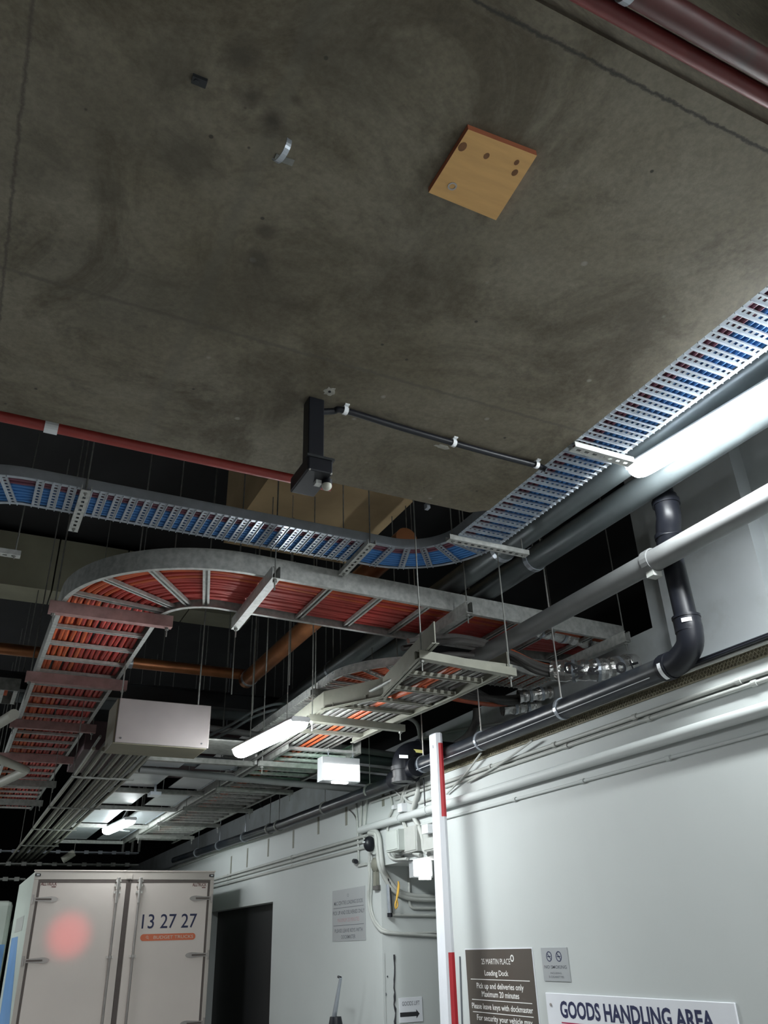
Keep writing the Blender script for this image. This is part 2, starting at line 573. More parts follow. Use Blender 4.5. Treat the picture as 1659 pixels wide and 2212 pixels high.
def arc_path(x_end, leg_y, corner_c, R, y_end, left=False, skew=0.0, ds=0.08):
    """centre line: straight leg parallel to x at leg_y from x_end to the corner, quarter bend about corner_c with radius R, straight leg parallel to y to y_end.
    returns list of (x, y, nx, ny, seg)"""
    cx, cy = corner_c
    pts = []
    sgn = 1 if x_end > cx else -1
    sy = 1 if y_end > cy else -1
    n = max(2, int(abs(x_end-cx)/ds))
    for i in range(n):
        t = i/n
        x = x_end+(cx-x_end)*t
        pts.append((x, cy-sy*R+skew*abs(x-cx), 0, 1, 0))
    m_ = 18
    for i in range(m_+1):
        a = math.pi/2*i/m_
        # outward normal direction from the corner centre
        dx, dy = -sgn*math.sin(a), -sy*math.cos(a)
        pts.append((cx+dx*R, cy+dy*R, -dx, -dy, 1))
    n = max(2, int(abs(y_end-cy)/ds))
    for i in range(1, n+1):
        pts.append((cx-sgn*R, cy+(y_end-cy)*i/n, sgn, 0, 2))
    # normals always point to the inside of the bend
    out = []
    for p in pts:
        if p[4] == 0:
            out.append((p[0], p[1], 0, sy, 0))
        else:
            out.append(p)
    return out


def off_path(path, off, z, s0=0, s1=None):
    return [(p[0]+p[2]*off, p[1]+p[3]*off, z) for p in path[s0:s1]]


def lengths(path):
    L = [0.0]
    for a, b in zip(path, path[1:]):
        L.append(L[-1]+math.hypot(a[0]-b[0], a[1]-b[1]))
    return L


def at_len(path, L, s):
    s = max(0.0, min(s, L[-1]-1e-6))
    k = 0
    while k < len(L)-2 and L[k+1] < s:
        k += 1
    t = (s-L[k])/max(1e-9, L[k+1]-L[k])
    a, b = path[k], path[k+1]
    r = [a[i]+(b[i]-a[i])*t for i in range(4)]
    n = math.hypot(r[2], r[3])
    return r[0], r[1], r[2]/n, r[3]/n, a[4] if t < .5 else b[4]


def tray_rung(mb, x, y, nx, ny, z, w, b, holes=9):
    """perforated rung: b = half width along the tray; w = full length across"""
    tx, ty = -ny, nx
    rows = [-b, -b*0.38, b*0.38, b]
    cols = [-w/2]
    cell = w/(holes*2+1)
    for i in range(holes*2+1):
        cols.append(-w/2+cell*(i+1))

    def P(c, r, dz=0):
        return (x+nx*c+tx*r, y+ny*c+ty*r, z+dz)
    for j in range(3):
        for i in range(len(cols)-1):
            if j == 1 and i % 2 == 1:
                continue
            a = [P(cols[i], rows[j]), P(cols[i+1], rows[j]), P(cols[i+1], rows[j+1]), P(cols[i], rows[j+1])]
            bq = [(q[0], q[1], q[2]+0.0025) for q in a]
            mb.add(a+bq, [(0, 1, 2, 3), (7, 6, 5, 4), (0, 4, 5, 1), (1, 5, 6, 2), (2, 6, 7, 3), (3, 7, 4, 0)])
    for sgn in (-1, 1):
        p, q = P(-w/2, sgn*b, -0.003), P(w/2, sgn*b, -0.003)
        mb.beam(p, q, 0.004, 0.010)


def perforated_tray(label, path, z, w, pitch, bend_step, m='galv_bright', group=None, rung_b=0.019, rail_h=0.055, holes=9, skip=0):
    p0 = path[len(path)//2]
    t = thing('cable_tray', label, 'cable tray', (p0[0], p0[1], z), group)
    nr = [(p[2], p[3]) for p in path]
    for s in (-1, 1):
        o = s*w/2
        prof = [(0, 0), (0, rail_h), (0.003*s, rail_h), (0.003*s, 0.0)]
        MB().sweep(off_path(path, o, z), nr, prof).sweep(off_path(path, o-s*0.009, z), nr, [(-0.011, -0.001), (0.011, -0.001), (0.011, 0.003), (-0.011, 0.003)]).build('side_rail', m, t)
    L = lengths(path)
    mb = MB()
    s = pitch*0.6
    while s < L[-1]:
        x, y, nx, ny, seg = at_len(path, L, s)
        if seg == 1:
            tray_rung(mb, x, y, nx, ny, z, w, rung_b*0.9, holes)
            s += bend_step
        else:
            tray_rung(mb, x, y, nx, ny, z, w, rung_b, holes)
            s += pitch
    mb.build('rungs', m, t)
    # round holes of the upright sides read as small bright studs
    bl_ = MB()
    s = pitch
    while s < L[-1]:
        x, y, nx, ny, seg = at_len(path, L, s)
        for sg in (-1,):
            c = (x+nx*sg*(w/2+0.003), y+ny*sg*(w/2+0.003), z+rail_h*0.72)
            bl_.ring(c, (nx, ny, 0), 0.007, 0.010, 0.004, 8, math.pi, 2*math.pi)
        s += pitch
    bl_.build('rolled_edge', 'galv_bright', t)
    return t


RAILC = 0.10


def ladder_rung(mb, x, y, nx, ny, z, w, b=0.021, h=0.022):
    a = (x-nx*w/2, y-ny*w/2, z)
    c = (x+nx*w/2, y+ny*w/2, z)
    t_ = 0.003
    prof = [(-b, h), (-b, 0), (-b*0.35, 0), (-b*0.35, t_), (-b+t_, t_), (-b+t_, h-t_), (b-t_, h-t_), (b-t_, t_), (b*0.35, t_), (b*0.35, 0), (b, 0), (b, h)]
    mb.profile(a, c, prof)


def ladder(label, path, z, w, pitch, bend_step, m='galv', mr=None, rail_h=0.12, group=None, name='cable_ladder', lift=0.018, first=0.5):
    p0 = path[len(path)//2]
    t = thing(name, label, 'cable ladder', (p0[0], p0[1], z), group)
    nr = [(p[2], p[3]) for p in path]
    for s in (-1, 1):
        d = -s
        f = 0.028
        prof = [(0, 0), (d*f, 0), (d*f, 0.004), (d*0.004, 0.004), (d*0.004, rail_h-0.004), (d*f, rail_h-0.004), (d*f, rail_h), (0, rail_h)]
        MB().sweep(off_path(path, s*w/2, z), nr, prof).build('side_rail', m, t)
    L = lengths(path)
    s = pitch*first
    while s < L[-1]:
        x, y, nx, ny, seg = at_len(path, L, s)
        mb = MB()
        ladder_rung(mb, x, y, nx, ny, z+lift, w-0.01)
        mb.build('rung', mr or m, t)
        s += bend_step if seg == 1 else pitch
    return t


def cable(label, pts, r, m, group=None, name='power_cable', cat='cable', n=8):
    o = MB().tube(pts, r, n).build(name, m, smooth=True)
    return tag(o, label, cat, group)


# ------------------------------------------------------------------ perforated tray with blue cables
TZ = 3.715
tw = 0.29
pathA = []
# leg beside the slab (runs along y), bend, then leg along x towards the left, then the left bend away
Rb = 0.42
cxA, cyA = 1.94, 3.43
y = 0.35
while y < cyA-0.04:
    pathA.append((cxA+Rb, y, -1, 0, 0))
    y += 0.08
for i in range(17):
    a = math.pi/2*i/16
    pathA.append((cxA+Rb*math.cos(a), cyA+Rb*math.sin(a), -math.cos(a), -math.sin(a), 1))
x = cxA-0.08
xl = 0.02
while x > xl+0.04:
    pathA.append((x, cyA+Rb, 0, -1, 0))
    x -= 0.08
Rl = 0.44
for i in range(17):
    a = math.pi/2*i/16
    pathA.append((xl-Rl*math.sin(a), cyA+Rb+Rl-Rl*math.cos(a), -math.sin(a), -math.cos(a), 1))
y = cyA+Rb+Rl+0.08
while y < 5.5:
    pathA.append((xl-Rl, y, -1, 0, 0))
    y += 0.08
perforated_tray('bright perforated cable tray with blue cables, running beside the concrete slab and curving left', pathA, TZ, tw, 0.0735, 0.135)
for i in range(9):
    off = -0.12+i*0.03
    r = 0.011
    mm = 'purple' if i > 5 else 'blue'
    jit = [random.uniform(-0.004, 0.004) for _ in pathA]
    pts = [(p[0]+p[2]*(off+j), p[1]+p[3]*(off+j), TZ+0.005+r+0.001*abs(j)) for p, j in zip(pathA, jit)]
    if mm == 'blue':
        cable('blue data cable lying in the bright perforated tray by the slab edge', pts, r, mm, 'blue data cables in the perforated tray', 'data_cable')
    else:
        cable('dark maroon cable lying on the inner side of the bright perforated tray', pts, r, mm, 'maroon cables in the perforated tray', 'data_cable')
for i in range(5):
    off = -0.11+i*0.05
    pts = [(p[0]+p[2]*off, p[1]+p[3]*off, TZ+0.032) for p in pathA]
    cable('blue data cable lying in the bright perforated tray by the slab edge', pts, 0.0115, 'blue', 'blue data cables in the perforated tray', 'data_cable')

ROOF = 5.5


def roof(x, y):
    if y < 3.17 and x < 2.26 and y > 0.8:
        return 3.7
    if 1.55 < x < 2.68 and 3.6 < y < 6.0:
        return 4.7
    if 7.95 < y < 8.45 and x < 2.45:
        return 4.86
    return ROOF


def rod(parent, x, y, z0, z1=ROOF, m='galv_dark', r=0.004, nut=True):
    z1 = min(z1, roof(x, y))
    mb = MB().tube([(x, y, z0), (x, y, z1)], r, 6)
    if nut:
        mb.tube([(x, y, z0+0.012), (x, y, z0+0.024)], r*2.4, 6)
    return mb.build('threaded_rod', m, parent)


def slotted_strut(label, p, q, z, width=0.045, group=None, m='galv', rods=True, top=ROOF):
    """perforated channel under a tray, from p to q (x, y), top face at z"""
    p, q = Vector((p[0], p[1], 0)), Vector((q[0], q[1], 0))
    t = thing('support_strut', label, 'support strut', ((p.x+q.x)/2, (p.y+q.y)/2, z-0.03), group)
    d = (q-p).normalized()
    n = Vector((-d.y, d.x, 0))
    Lg = (q-p).length
    mb = MB()
    nh = int(Lg/0.045)
    cell = Lg/(nh*2+1)
    b = width/2
    rows = [-b, -b*0.33, b*0.33, b]
    for j in range(3):
        for i in range(nh*2+1):
            if j == 1 and i % 2 == 1:
                continue
            a = [p+d*(cell*(i+e))+n*rows[j+g]+Vector((0, 0, z-0.030)) for e, g in ((0, 0), (1, 0), (1, 1), (0, 1))]
            mb.add(a+[v+Vector((0, 0, 0.003)) for v in a], [(0, 1, 2, 3), (7, 6, 5, 4), (0, 4, 5, 1), (1, 5, 6, 2), (2, 6, 7, 3), (3, 7, 4, 0)])
    for s in (-1, 1):
        mb.beam(p+n*b*s+Vector((0, 0, z-0.016)), q+n*b*s+Vector((0, 0, z-0.016)), 0.003, 0.029)
    mb.build('channel', m, t)
    if rods:
        for e in (0.03, Lg-0.03):
            c = p+d*e
            rod(t, c.x, c.y, z-0.045, top)
    return t


sg = 'perforated struts under the bright perforated tray'
slotted_strut('perforated strut under the bright tray, nearest the long tube light', (2.21, 2.40), (2.56, 2.40), TZ-0.004, rods=False)
slotted_strut('perforated strut under the bright tray just before its bend, above the pair of grey pipes', (2.16, 3.45), (2.70, 3.455), TZ-0.004)
slotted_strut('perforated strut under the bright tray just left of its bend, overlapping the big ladder rail', (1.79, 3.66), (1.81, 4.13), TZ-0.004)
slotted_strut('perforated strut under the left part of the bright tray, hanging on one long rod', (0.255, 3.66), (0.255, 4.14), TZ-0.004)
slotted_strut('short grey strut at the left picture edge beyond the bright tray', (-0.35, 4.45), (0.03, 4.45), TZ-0.06)

# ------------------------------------------------------------------ big ladder with orange and red cables
LZ = 3.60
lwid = 0.62
pathB = arc_path(4.14, 0, (1.22, 5.04), 0.605, 13.6, skew=0.052)
ladder('large galvanized ladder full of red and orange cables, curving from wall to left', pathB, LZ, lwid, 0.352, 0.225, 'galv', 'galv', 0.125, first=0.75)
nB = len(pathB)
nc = 15
for i in range(nc):
    off = -0.265+i*0.53/(nc-1)
    r = 0.0165
    mm = 'orange' if i in (0, 1, 2, 3, 5) else 'red'
    col_ = 'orange' if mm == 'orange' else 'red'
    pts = []
    ph = random.uniform(0, 6)
    for k, p in enumerate(pathB):
        j = 0.006*math.sin(k*0.23+ph)
        zz = LZ+0.042+r+0.004*math.sin(k*0.31+ph*2)
        o_ = off+j
        if p[0] > 3.3 and p[4] == 0:
            f = (p[0]-3.3)/0.84
            o_ = off*(1-0.35*f)
        pts.append((p[0]+p[2]*o_, p[1]+p[3]*o_, zz))
    if col_ == 'orange':
        cable('orange power cable lying in the large cable ladder', pts, r, mm, 'orange cables in the large ladder')
    else:
        cable('red power cable lying in the large cable ladder', pts, r, mm, 'red cables in the large ladder')
for i in range(8):
    off = -0.24+i*0.48/7
    pts = [(p[0]+p[2]*off, p[1]+p[3]*off, LZ+0.042+0.05) for p in pathB[0:nB:1] if not (p[0] > 3.35 and p[4] == 0)]
    cable('red power cable lying in the large cable ladder', pts, 0.0175, 'red', 'red cables in the large ladder')


def c_strut(label, p, q, z, m='galv', h=0.075, w=0.05, group=None, rods=True, mrod='galv_dark'):
    """plain channel strut, open on its far side, top at z"""
    t = thing('support_strut', label, 'support strut', ((p[0]+q[0])/2, (p[1]+q[1])/2, z-h), group)
    a = w/2
    prof = [(-a, -h), (a, -h), (a, 0), (a-0.012, 0), (a-0.012, -0.003), (a-0.003, -0.003), (a-0.003, -h+0.003), (-a+0.003, -h+0.003), (-a+0.003, -0.003), (-a+0.012, -0.003), (-a+0.012, 0), (-a, 0)]
    MB().profile((p[0], p[1], z), (q[0], q[1], z), prof).build('channel', m, t)
    if rods:
        d = (Vector((q[0], q[1]))-Vector((p[0], p[1]))).normalized()
        for e, sgn in ((p, 1), (q, -1)):
            cx_, cy_ = e[0]+d.x*0.03*sgn, e[1]+d.y*0.03*sgn
            MB().tube([(cx_, cy_, z-h-0.06), (cx_, cy_, roof(cx_, cy_))], 0.0045, 6).tube([(cx_, cy_, z-h-0.015), (cx_, cy_, z-h-0.001)], 0.013, 6).build('threaded_rod', mrod, t)
    return t


SZ = LZ-0.002
c_strut('grey channel strut under the large ladder, just right of its bend', (1.34, 3.97), (1.37, 4.86), SZ)
c_strut('grey channel strut under the large ladder, above the silver wrapped cables end', (2.64, 4.02), (2.66, 4.86), SZ)
c_strut('grey channel strut under the wall end of the large ladder', (3.98, 4.08), (3.98, 4.90), SZ)
words = ['first', 'second', 'third', 'fourth', 'fifth', 'sixth']
for k in range(6):
    yy = 4.98+k*1.53
    c_strut('pinkish channel strut under the large ladder leg going away, %s one behind its bend' % words[k] if k < 4 else 'dark grey channel strut under the far end of the large ladder, %s behind its bend' % words[k],
            (0.245, yy), (0.99, yy), SZ, 'primer' if k < 4 else 'galv_dark', h=0.075)

# silver wrap on the cable bundle where the big ladder meets the wall


def wrap(label, pts, r, name='foil_wrapped_bundle', n=18, letters=None):
    t = thing(name, label, 'cable bundle', pts[len(pts)//2])
    mb = MB()
    P = []
    R = []
    for k in range(len(pts)-1):
        a, b = Vector(pts[k]), Vector(pts[k+1])
        for i in range(6):
            P.append(a.lerp(b, i/6))
            R.append(r*(1+random.uniform(-0.10, 0.10)+(0.06 if i == 0 else 0)))
    P.append(Vector(pts[-1]))
    R.append(r*0.9)
    mb.tube(P, R, n).build('foil_wrap', 'foil', t, smooth=False)
    rn = MB()
    for k in range(1, len(pts)-1):
        rn.ring(pts[k], Vector(pts[k+1])-Vector(pts[k-1]), r*0.9, r*1.12, 0.022)
    rn.build('tie_band', 'galv_bright', t)
    return t


# upper wrapped section lying on the ladder at the wall
wrap('crumpled silver foil wrap around cables between the last rungs of the large ladder', [(3.28, 4.42, 3.66), (3.5, 4.44, 3.665), (3.72, 4.47, 3.665), (3.95, 4.49, 3.66), (4.12, 4.5, 3.66)], 0.055)
# wrapped bundle with lettering dropping to the wall below the ladder
wp = [PX(3.55, 1192, 1449), PX(3.65, 1240, 1449), PX(3.77, 1290, 1447), PX(3.92, 1335, 1442), PX(4.08, 1372, 1432)]
wt = wrap('silver foil wrapped cable bundle with black printed letters, below the large ladder at the wall', wp, 0.072)


def decal(body, m, parent, centre, normal, upv, size, name='printed_letter'):
    cu = D.curves.new(name, 'FONT')
    cu.body = body
    cu.size = size
    cu.align_x = 'CENTER'
    cu.align_y = 'CENTER'
    cu.offset = size*0.03
    tmp = D.objects.new('tmp', cu)
    COL.objects.link(tmp)
    dg = bpy.context.evaluated_depsgraph_get()
    dg.update()
    me = D.meshes.new_from_object(tmp.evaluated_get(dg))
    D.objects.remove(tmp)
    n = Vector(normal).normalized()
    u = Vector(upv)
    u = (u-n*u.dot(n)).normalized()
    r = u.cross(n)
    c = Vector(centre)-WORLD[parent.name]
    for v in me.vertices:
        v.co = c+r*v.co.x+u*v.co.y
    me.materials.clear()
    me.materials.append(M[m])
    o = D.objects.new(name, me)
    COL.objects.link(o)
    o.parent = parent
    WORLD[o.name] = WORLD[parent.name].copy()
    return o


for ch, t_, in (('O', 0.95), ('W', 1.22), ('R', 1.85), ('O', 2.9), ('T', 3.5)):
    k = int(t_)
    c = wp[k].lerp(wp[k+1], t_-k)
    n = (CAM-c).normalized()
    ax = (wp[k+1]-wp[k]).normalized()
    n = (n-ax*n.dot(ax)).normalized()
    decal(ch, 'inkblack', wt, c+n*0.083+Vector((0, 0, -0.004 if t_ > 1 else 0.02)), n, ax*-1, 0.10)

# slack cables feeding the wrapped bundle
for i in range(7):
    a = 2*math.pi*i/7
    dv = Vector((0, math.cos(a), math.sin(a)))*0.030
    spread = Vector((0, math.cos(a)*0.05, abs(math.sin(a))*0.06))
    P0 = PX(2.35, 880, 1425)+spread*2
    P1 = PX(2.75, 985, 1405)+spread*1.6
    P2 = PX(3.15, 1090, 1420)+spread
    P3 = PX(3.40, 1150, 1438)+dv
    pts = []
    ctrl = [P0, P1, P2, P3, wp[0]+dv, wp[1]+dv*0.8]
    for k in range(len(ctrl)-1):
        for q in range(4):
            t = q/4
            a_, b_ = ctrl[k], ctrl[k+1]
            am, bm = ctrl[max(0, k-1)], ctrl[min(len(ctrl)-1, k+2)]
            pts.append(0.5*((2*a_)+(b_-am)*t+(2*am-5*a_+4*b_-bm)*t*t+(3*a_-am-3*b_+bm)*t**3))
    if i == 2:
        cable('orange cable entering the silver wrapped bundle among the grey ones', pts, 0.016, 'orange')
    else:
        cable('dusty grey cable sagging into the silver wrapped bundle with printed letters', pts, 0.018, 'sheath', 'grey cables sagging into the lettered silver wrap')


def spline(ctrl, n=5):
    ctrl = [Vector(c) for c in ctrl]
    pts = []
    for k in range(len(ctrl)-1):
        a_, b_ = ctrl[k], ctrl[k+1]
        am, bm = ctrl[max(0, k-1)], ctrl[min(len(ctrl)-1, k+2)]
        for q in range(n):
            t = q/n
            pts.append(0.5*((2*a_)+(b_-am)*t+(2*am-5*a_+4*b_-bm)*t*t+(3*a_-am-3*b_+bm)*t**3))
    pts.append(ctrl[-1])
    return pts


# ------------------------------------------------------------------ lower cream ladder under the big one, and its long run by the wall
QZ = 3.05
t = thing('cable_ladder', 'dusty cream cable ladder with a kinked side rail, above the hanging lit box', 'cable ladder', (2.35, 4.5, QZ))
lp = [(2.02, 3.42), (2.215, 4.42), (1.985, 4.83), (2.03, 5.62)]
rp = [(2.66, 3.70), (2.64, 4.42), (2.60, 4.9), (2.56, 5.66)]
for kk in range(3):
    MB().beam((*lp[kk], QZ+0.06), (*lp[kk+1], QZ+0.06), 0.006, 0.12).beam((*lp[kk], QZ+0.002), (*lp[kk+1], QZ+0.002), 0.04, 0.004).build('side_rail', 'galv_cream', t)
for kk in range(3):
    MB().beam((*rp[kk], QZ+0.06), (*rp[kk+1], QZ+0.06), 0.006, 0.12).beam((*rp[kk], QZ+0.002), (*rp[kk+1], QZ+0.002), 0.04, 0.004).build('side_rail', 'galv_cream', t)


def lerp_line(pts, y):
    for a, b in zip(pts, pts[1:]):
        if a[1] <= y <= b[1]:
            return a[0]+(b[0]-a[0])*(y-a[1])/(b[1]-a[1])
    return pts[0][0] if y < pts[0][1] else pts[-1][0]


for yy in (3.68, 3.98, 4.28, 4.55, 4.78, 5.22, 5.5):
    mb = MB()
    xa, xb = lerp_line(lp, yy), lerp_line(rp, yy)
    ladder_rung(mb, (xa+xb)/2, yy, 1, 0, QZ+0.01, xb-xa)
    mb.build('rung', 'galv_cream', t)
for (xa, ya), (xb, yb), lab in (((1.98, 3.55), (2.72, 3.64), 'cream strut under the near end of the dusty cream ladder'), ((1.93, 4.97), (2.74, 5.03), 'cream strut under the far half of the dusty cream ladder')):
    c_strut(lab, (xa, ya), (xb-.07, yb), QZ-0.002, 'galv_cream', h=0.045, w=0.045)
for i in range(10):
    x0 = 2.12+i*0.048
    mm = 'orange' if i in (4, 5) else ('sheath' if i % 2 else 'galv_dark')
    pts = spline([(x0+0.08, 3.75, QZ+0.05), (x0+0.06, 4.4, QZ+0.05+0.01*random.random()), (x0, 5.0, QZ+0.05), (x0, 5.8, QZ+0.05), (x0+0.03, 8.5, QZ+0.05), (x0+0.06, 12.4, QZ+0.05)])
    if mm == 'orange':
        cable('orange cable lying in the dusty cream ladder above the hanging lit box', pts, 0.013, mm, 'orange cables in the cream ladder')
    elif i % 4 == 1:
        cable('dark grey cable lying in the dusty cream ladder above the hanging lit box', pts, 0.013, mm, 'dark cables in the cream ladder')
    else:
        cable('pale grey cable lying in the dusty cream ladder above the hanging lit box', pts, 0.013, mm, 'pale cables in the cream ladder')
pathC = [(2.48, 6.0+k*0.1, 1, 0, 2) for k in range(65)]
ladder('long grey cable ladder running away beside the upper wall, behind the hanging lit box', pathC, QZ, 0.62, 0.21, 0.2, 'galv_dark', 'galv', 0.10)
for k in range(5):
    c_strut('dark strut under the long grey ladder, %s from the hanging lit box' % words[k], (2.1, 6.5+k*1.25), (2.86, 6.5+k*1.25), QZ-0.002, 'galv_dark', h=0.04, w=0.04)

# orange and grey slack cables going from the cream ladder to the wall penetration
pen = [PX(4.0, 1135, 1520), PX(4.1, 1180, 1505)]
for i in range(8):
    dv = Vector((0.0, 0.03*math.cos(i*0.8), 0.03*math.sin(i*0.8)))
    st = Vector((2.42+i*0.03, 4.3+0.05*(i % 3), QZ+0.05))
    ctrl = [st+Vector((-.1, .5, 0)), st, PX(2.75+0.02*i, 935+4*i, 1498-9*i), PX(3.2+0.02*i, 1000+3*i, 1513-4*i), PX(3.65, 1075, 1520-2*i)+dv, PX(3.92, 1120, 1512)+dv]
    pts = spline(ctrl)
    if i in (0,):
        cable('orange cable sagging from the cream ladder into the wall hole above the black pipe', pts, 0.019, 'orange', 'orange cables sagging to the wall hole')
    else:
        cable('dusty grey cable sagging from the cream ladder to the wall hole above the black pipe', pts, 0.018, 'sheath', 'grey cables sagging to the wall hole')
for k, (a, b, r) in enumerate((((3.78, 1085, 1532), (4.1, 1165, 1522), 0.05), ((3.85, 1120, 1505), (4.12, 1195, 1495), 0.05))):
    p, q = PX(*a), PX(*b)
    wrap('lower crumpled foil collar at the wall hole above the black pipe' if k == 0 else 'upper crumpled foil collar at the wall hole above the black pipe', [p, p.lerp(q, .33), p.lerp(q, .66), q], r)

# slotted tray bending behind the pipes
ZS = 3.40
pathD = [(2.40, 8.6-0.1*k, 1, 0, 2) for k in range(33)]
cD = (3.02, 5.32)
for i in range(15):
    a = math.pi/2*i/14
    pathD.append((cD[0]-0.62*math.cos(a)*1.0, cD[1]-0.50*math.sin(a), math.cos(a), math.sin(a), 1))
pathD += [(3.06+0.08*k, cD[1]-0.50, 0, 1, 0) for k in range(10)]
perforated_tray('dark slotted cable tray curving between grey pipes and the middle tube light', pathD, ZS, 0.33, 0.085, 0.14, 'galv', rung_b=0.022, rail_h=0.06, holes=8)
for i in range(6):
    o_ = -0.11+i*0.044
    cable('orange cable lying in the dark slotted tray behind the large ladder', [(p[0]+p[2]*o_, p[1]+p[3]*o_, ZS+0.02) for p in pathD[28:]], 0.014, 'orange', 'orange cables in the slotted tray')
c_strut('short dark strut under the dark slotted tray above the middle tube light', (2.18, 5.55), (2.72, 5.55), ZS-0.002, 'galv_dark', h=0.045, w=0.045)
for i, (px, py) in enumerate(((575, 1450), (545, 1545), (500, 1500), (625, 1480))):
    p = PZ(3.35, px, py)
    tag(MB().tube([p, (p.x, p.y, roof(p.x, p.y))], 0.0045, 6).build('threaded_rod', 'galv_dark'), 'thin vertical hanging rod near the grey pipes above the middle tube light', 'rod', 'hanging rods above the middle tube light')

# ------------------------------------------------------------------ pipes beyond the slab


def pipe(label, a, b, r, m, clamps=(), name='pipe', group=None, n=20, cm='galv_bright', cat='pipe', elbows=None):
    a, b = Vector(a), Vector(b)
    t = thing(name, label, cat, (a+b)/2, group)
    MB().tube([a, b], r, n).build('pipe_run', m, t, smooth=True)
    d = (b-a)
    ax = d.normalized()
    for f in clamps:
        c = a+d*f
        mb = MB().ring(c, ax, r, r+0.006, 0.035)
        mb.build('clamp', cm, t, smooth=False)
        MB().tube([c+Vector((0, 0, r)), (c.x, c.y, roof(c.x, c.y))], 0.005, 6).build('hanger_rod', 'galv_dark', t)
        e = ax.cross(Vector((0, 0, 1))).normalized()
        MB().box(c.x+e.x*(r+.004)-.012, c.x+e.x*(r+.004)+.022, c.y-.012, c.y+.012, c.z-.01, c.z+.02).tube([c+e*(r+.015)-Vector((0, 0.03, 0)), c+e*(r+.015)+Vector((0, 0.03, 0))], 0.007, 6).build('clamp_bolt', 'steel', t)
    return t


pipe('upper left one of the two thick grey steel pipes beside the long tube light', (2.72, -1, 3.835), (2.72, 8.5, 3.86), 0.078, 'greypipe', (0.497, 0.78))
pipe('lower right one of the two thick grey steel pipes beside the long tube light', (2.93, -1, 3.76), (2.96, 8.5, 3.86), 0.074, 'greypipe', (0.495, 0.76))
pipe('thick grey steel pipe running across the picture at the far left, under the big ladder', (-4, 8.6, 3.98), (2.8, 8.6, 3.98), 0.085, 'greypipe', (0.55, 0.77, 0.83, 0.9))
pipe('copper coloured pipe slanting up behind the big ladder', (2.2, 4.0, 3.95), (2.2, 7.3, 3.95), 0.075, 'copper', (0.97,))
pipe('copper coloured pipe running across the picture above the thick grey one', (-4, 7.35, 4.02), (2.25, 7.35, 4.02), 0.05, 'copper', (0.82,))
pipe('light grey painted pipe passing in front of the black downpipe', (2.98, -1, 3.40), (3.00, 9, 3.44), 0.058, 'paintpipe', (), n=24)
tt = thing('pipe_bracket', 'small pale clamp under the light grey pipe beside the black downpipe', 'bracket', (3.0, 2.80, 3.33))
MB().ring((2.99, 2.80, 3.42), (0, 1, 0), 0.058, 0.066, 0.05).build('band', 'paintpipe', tt)
MB().box(2.96, 3.02, 2.775, 2.825, 3.33, 3.362).build('foot', 'conduitpaint', tt)
# big ducts / steel beam across
tb = thing('steel_beam', 'dark steel beam crossing behind the pinkish grey box', 'beam', (0.5, 8.0, 3.86))
a = 0.05
MB().profile((-4, 8.0, 3.93), (3.0, 8.0, 3.93), [(-a, -.08), (a, -.08), (a, -.07), (.004, -.07), (.004, .07), (a, .07), (a, .08), (-a, .08), (-a, .07), (-.004, .07), (-.004, -.07), (-a, -.07)]).build('flanged_bar', 'blacksteel', tb)
tag(MB().box(1.0, 3.0, 8.9, 10.2, 3.55, 3.85).build('air_duct', 'purpleduct', bevel=0.01), 'dull maroon duct behind the pinkish grey box', 'duct')

# horizontal light pipes behind metal box / exit box
for k, (za, zb, r, mm) in enumerate(((3.39, 3.28, 0.028, 'paintpipe'), (3.30, 3.24, 0.045, 'greypipe'), (3.235, 3.17, 0.022, 'paintpipe'), (3.16, 3.10, 0.05, 'greypipe'), (3.06, 3.02, 0.03, 'paintpipe'))):
    pipe('%s horizontal pipe behind the middle tube light, %s from the top' % ('pale' if mm == 'paintpipe' else 'grey', words[k]), (1.3, 6.9+0.1*k, za+0.02), (3.6, 6.9+0.1*k, zb-0.02), r, mm)

# ------------------------------------------------------------------ red fire pipes
t = pipe('red fire pipe along the far slab edge, ending behind the black camera box', (-5, 3.24, 3.735), (1.36, 3.24, 3.735), 0.028, 'redpipe', name='fire_pipe')
c = PY(3.21, 115, 903)
MB().ring((c.x, 3.24, 3.735), (1, 0, 0), 0.028, 0.034, 0.055).build('pipe_clip', 'white', t)
t = thing('fire_pipe', 'thick dull red fire pipe at the top right corner', 'pipe', (0, 0.70, 3.62))
MB().tube([(-5, 0.692, 3.655), (4.1, 0.692, 3.655)], 0.034, 24).build('pipe_run', 'redpipe_dirty', t, smooth=True)
c = PY(0.66, 1408, 35)
MB().ring((c.x, 0.692, 3.655), (1, 0, 0), 0.034, 0.038, 0.022, 24).build('clamp', 'galv_bright', t)
MB().box(c.x-.008, c.x+.010, 0.635, 0.658, 3.65, 3.70).build('clamp_ear', 'galv_bright', t)
tag(MB().tube([(-5, 0.765, 3.685), (4.1, 0.765, 3.685)], 0.022, 16).build('fire_pipe', 'redpipe_dark', smooth=True), 'thinner red pipe tucked against the slab edge beside the thick red one, top right', 'pipe')

# ------------------------------------------------------------------ things on the slab
H = 3.70
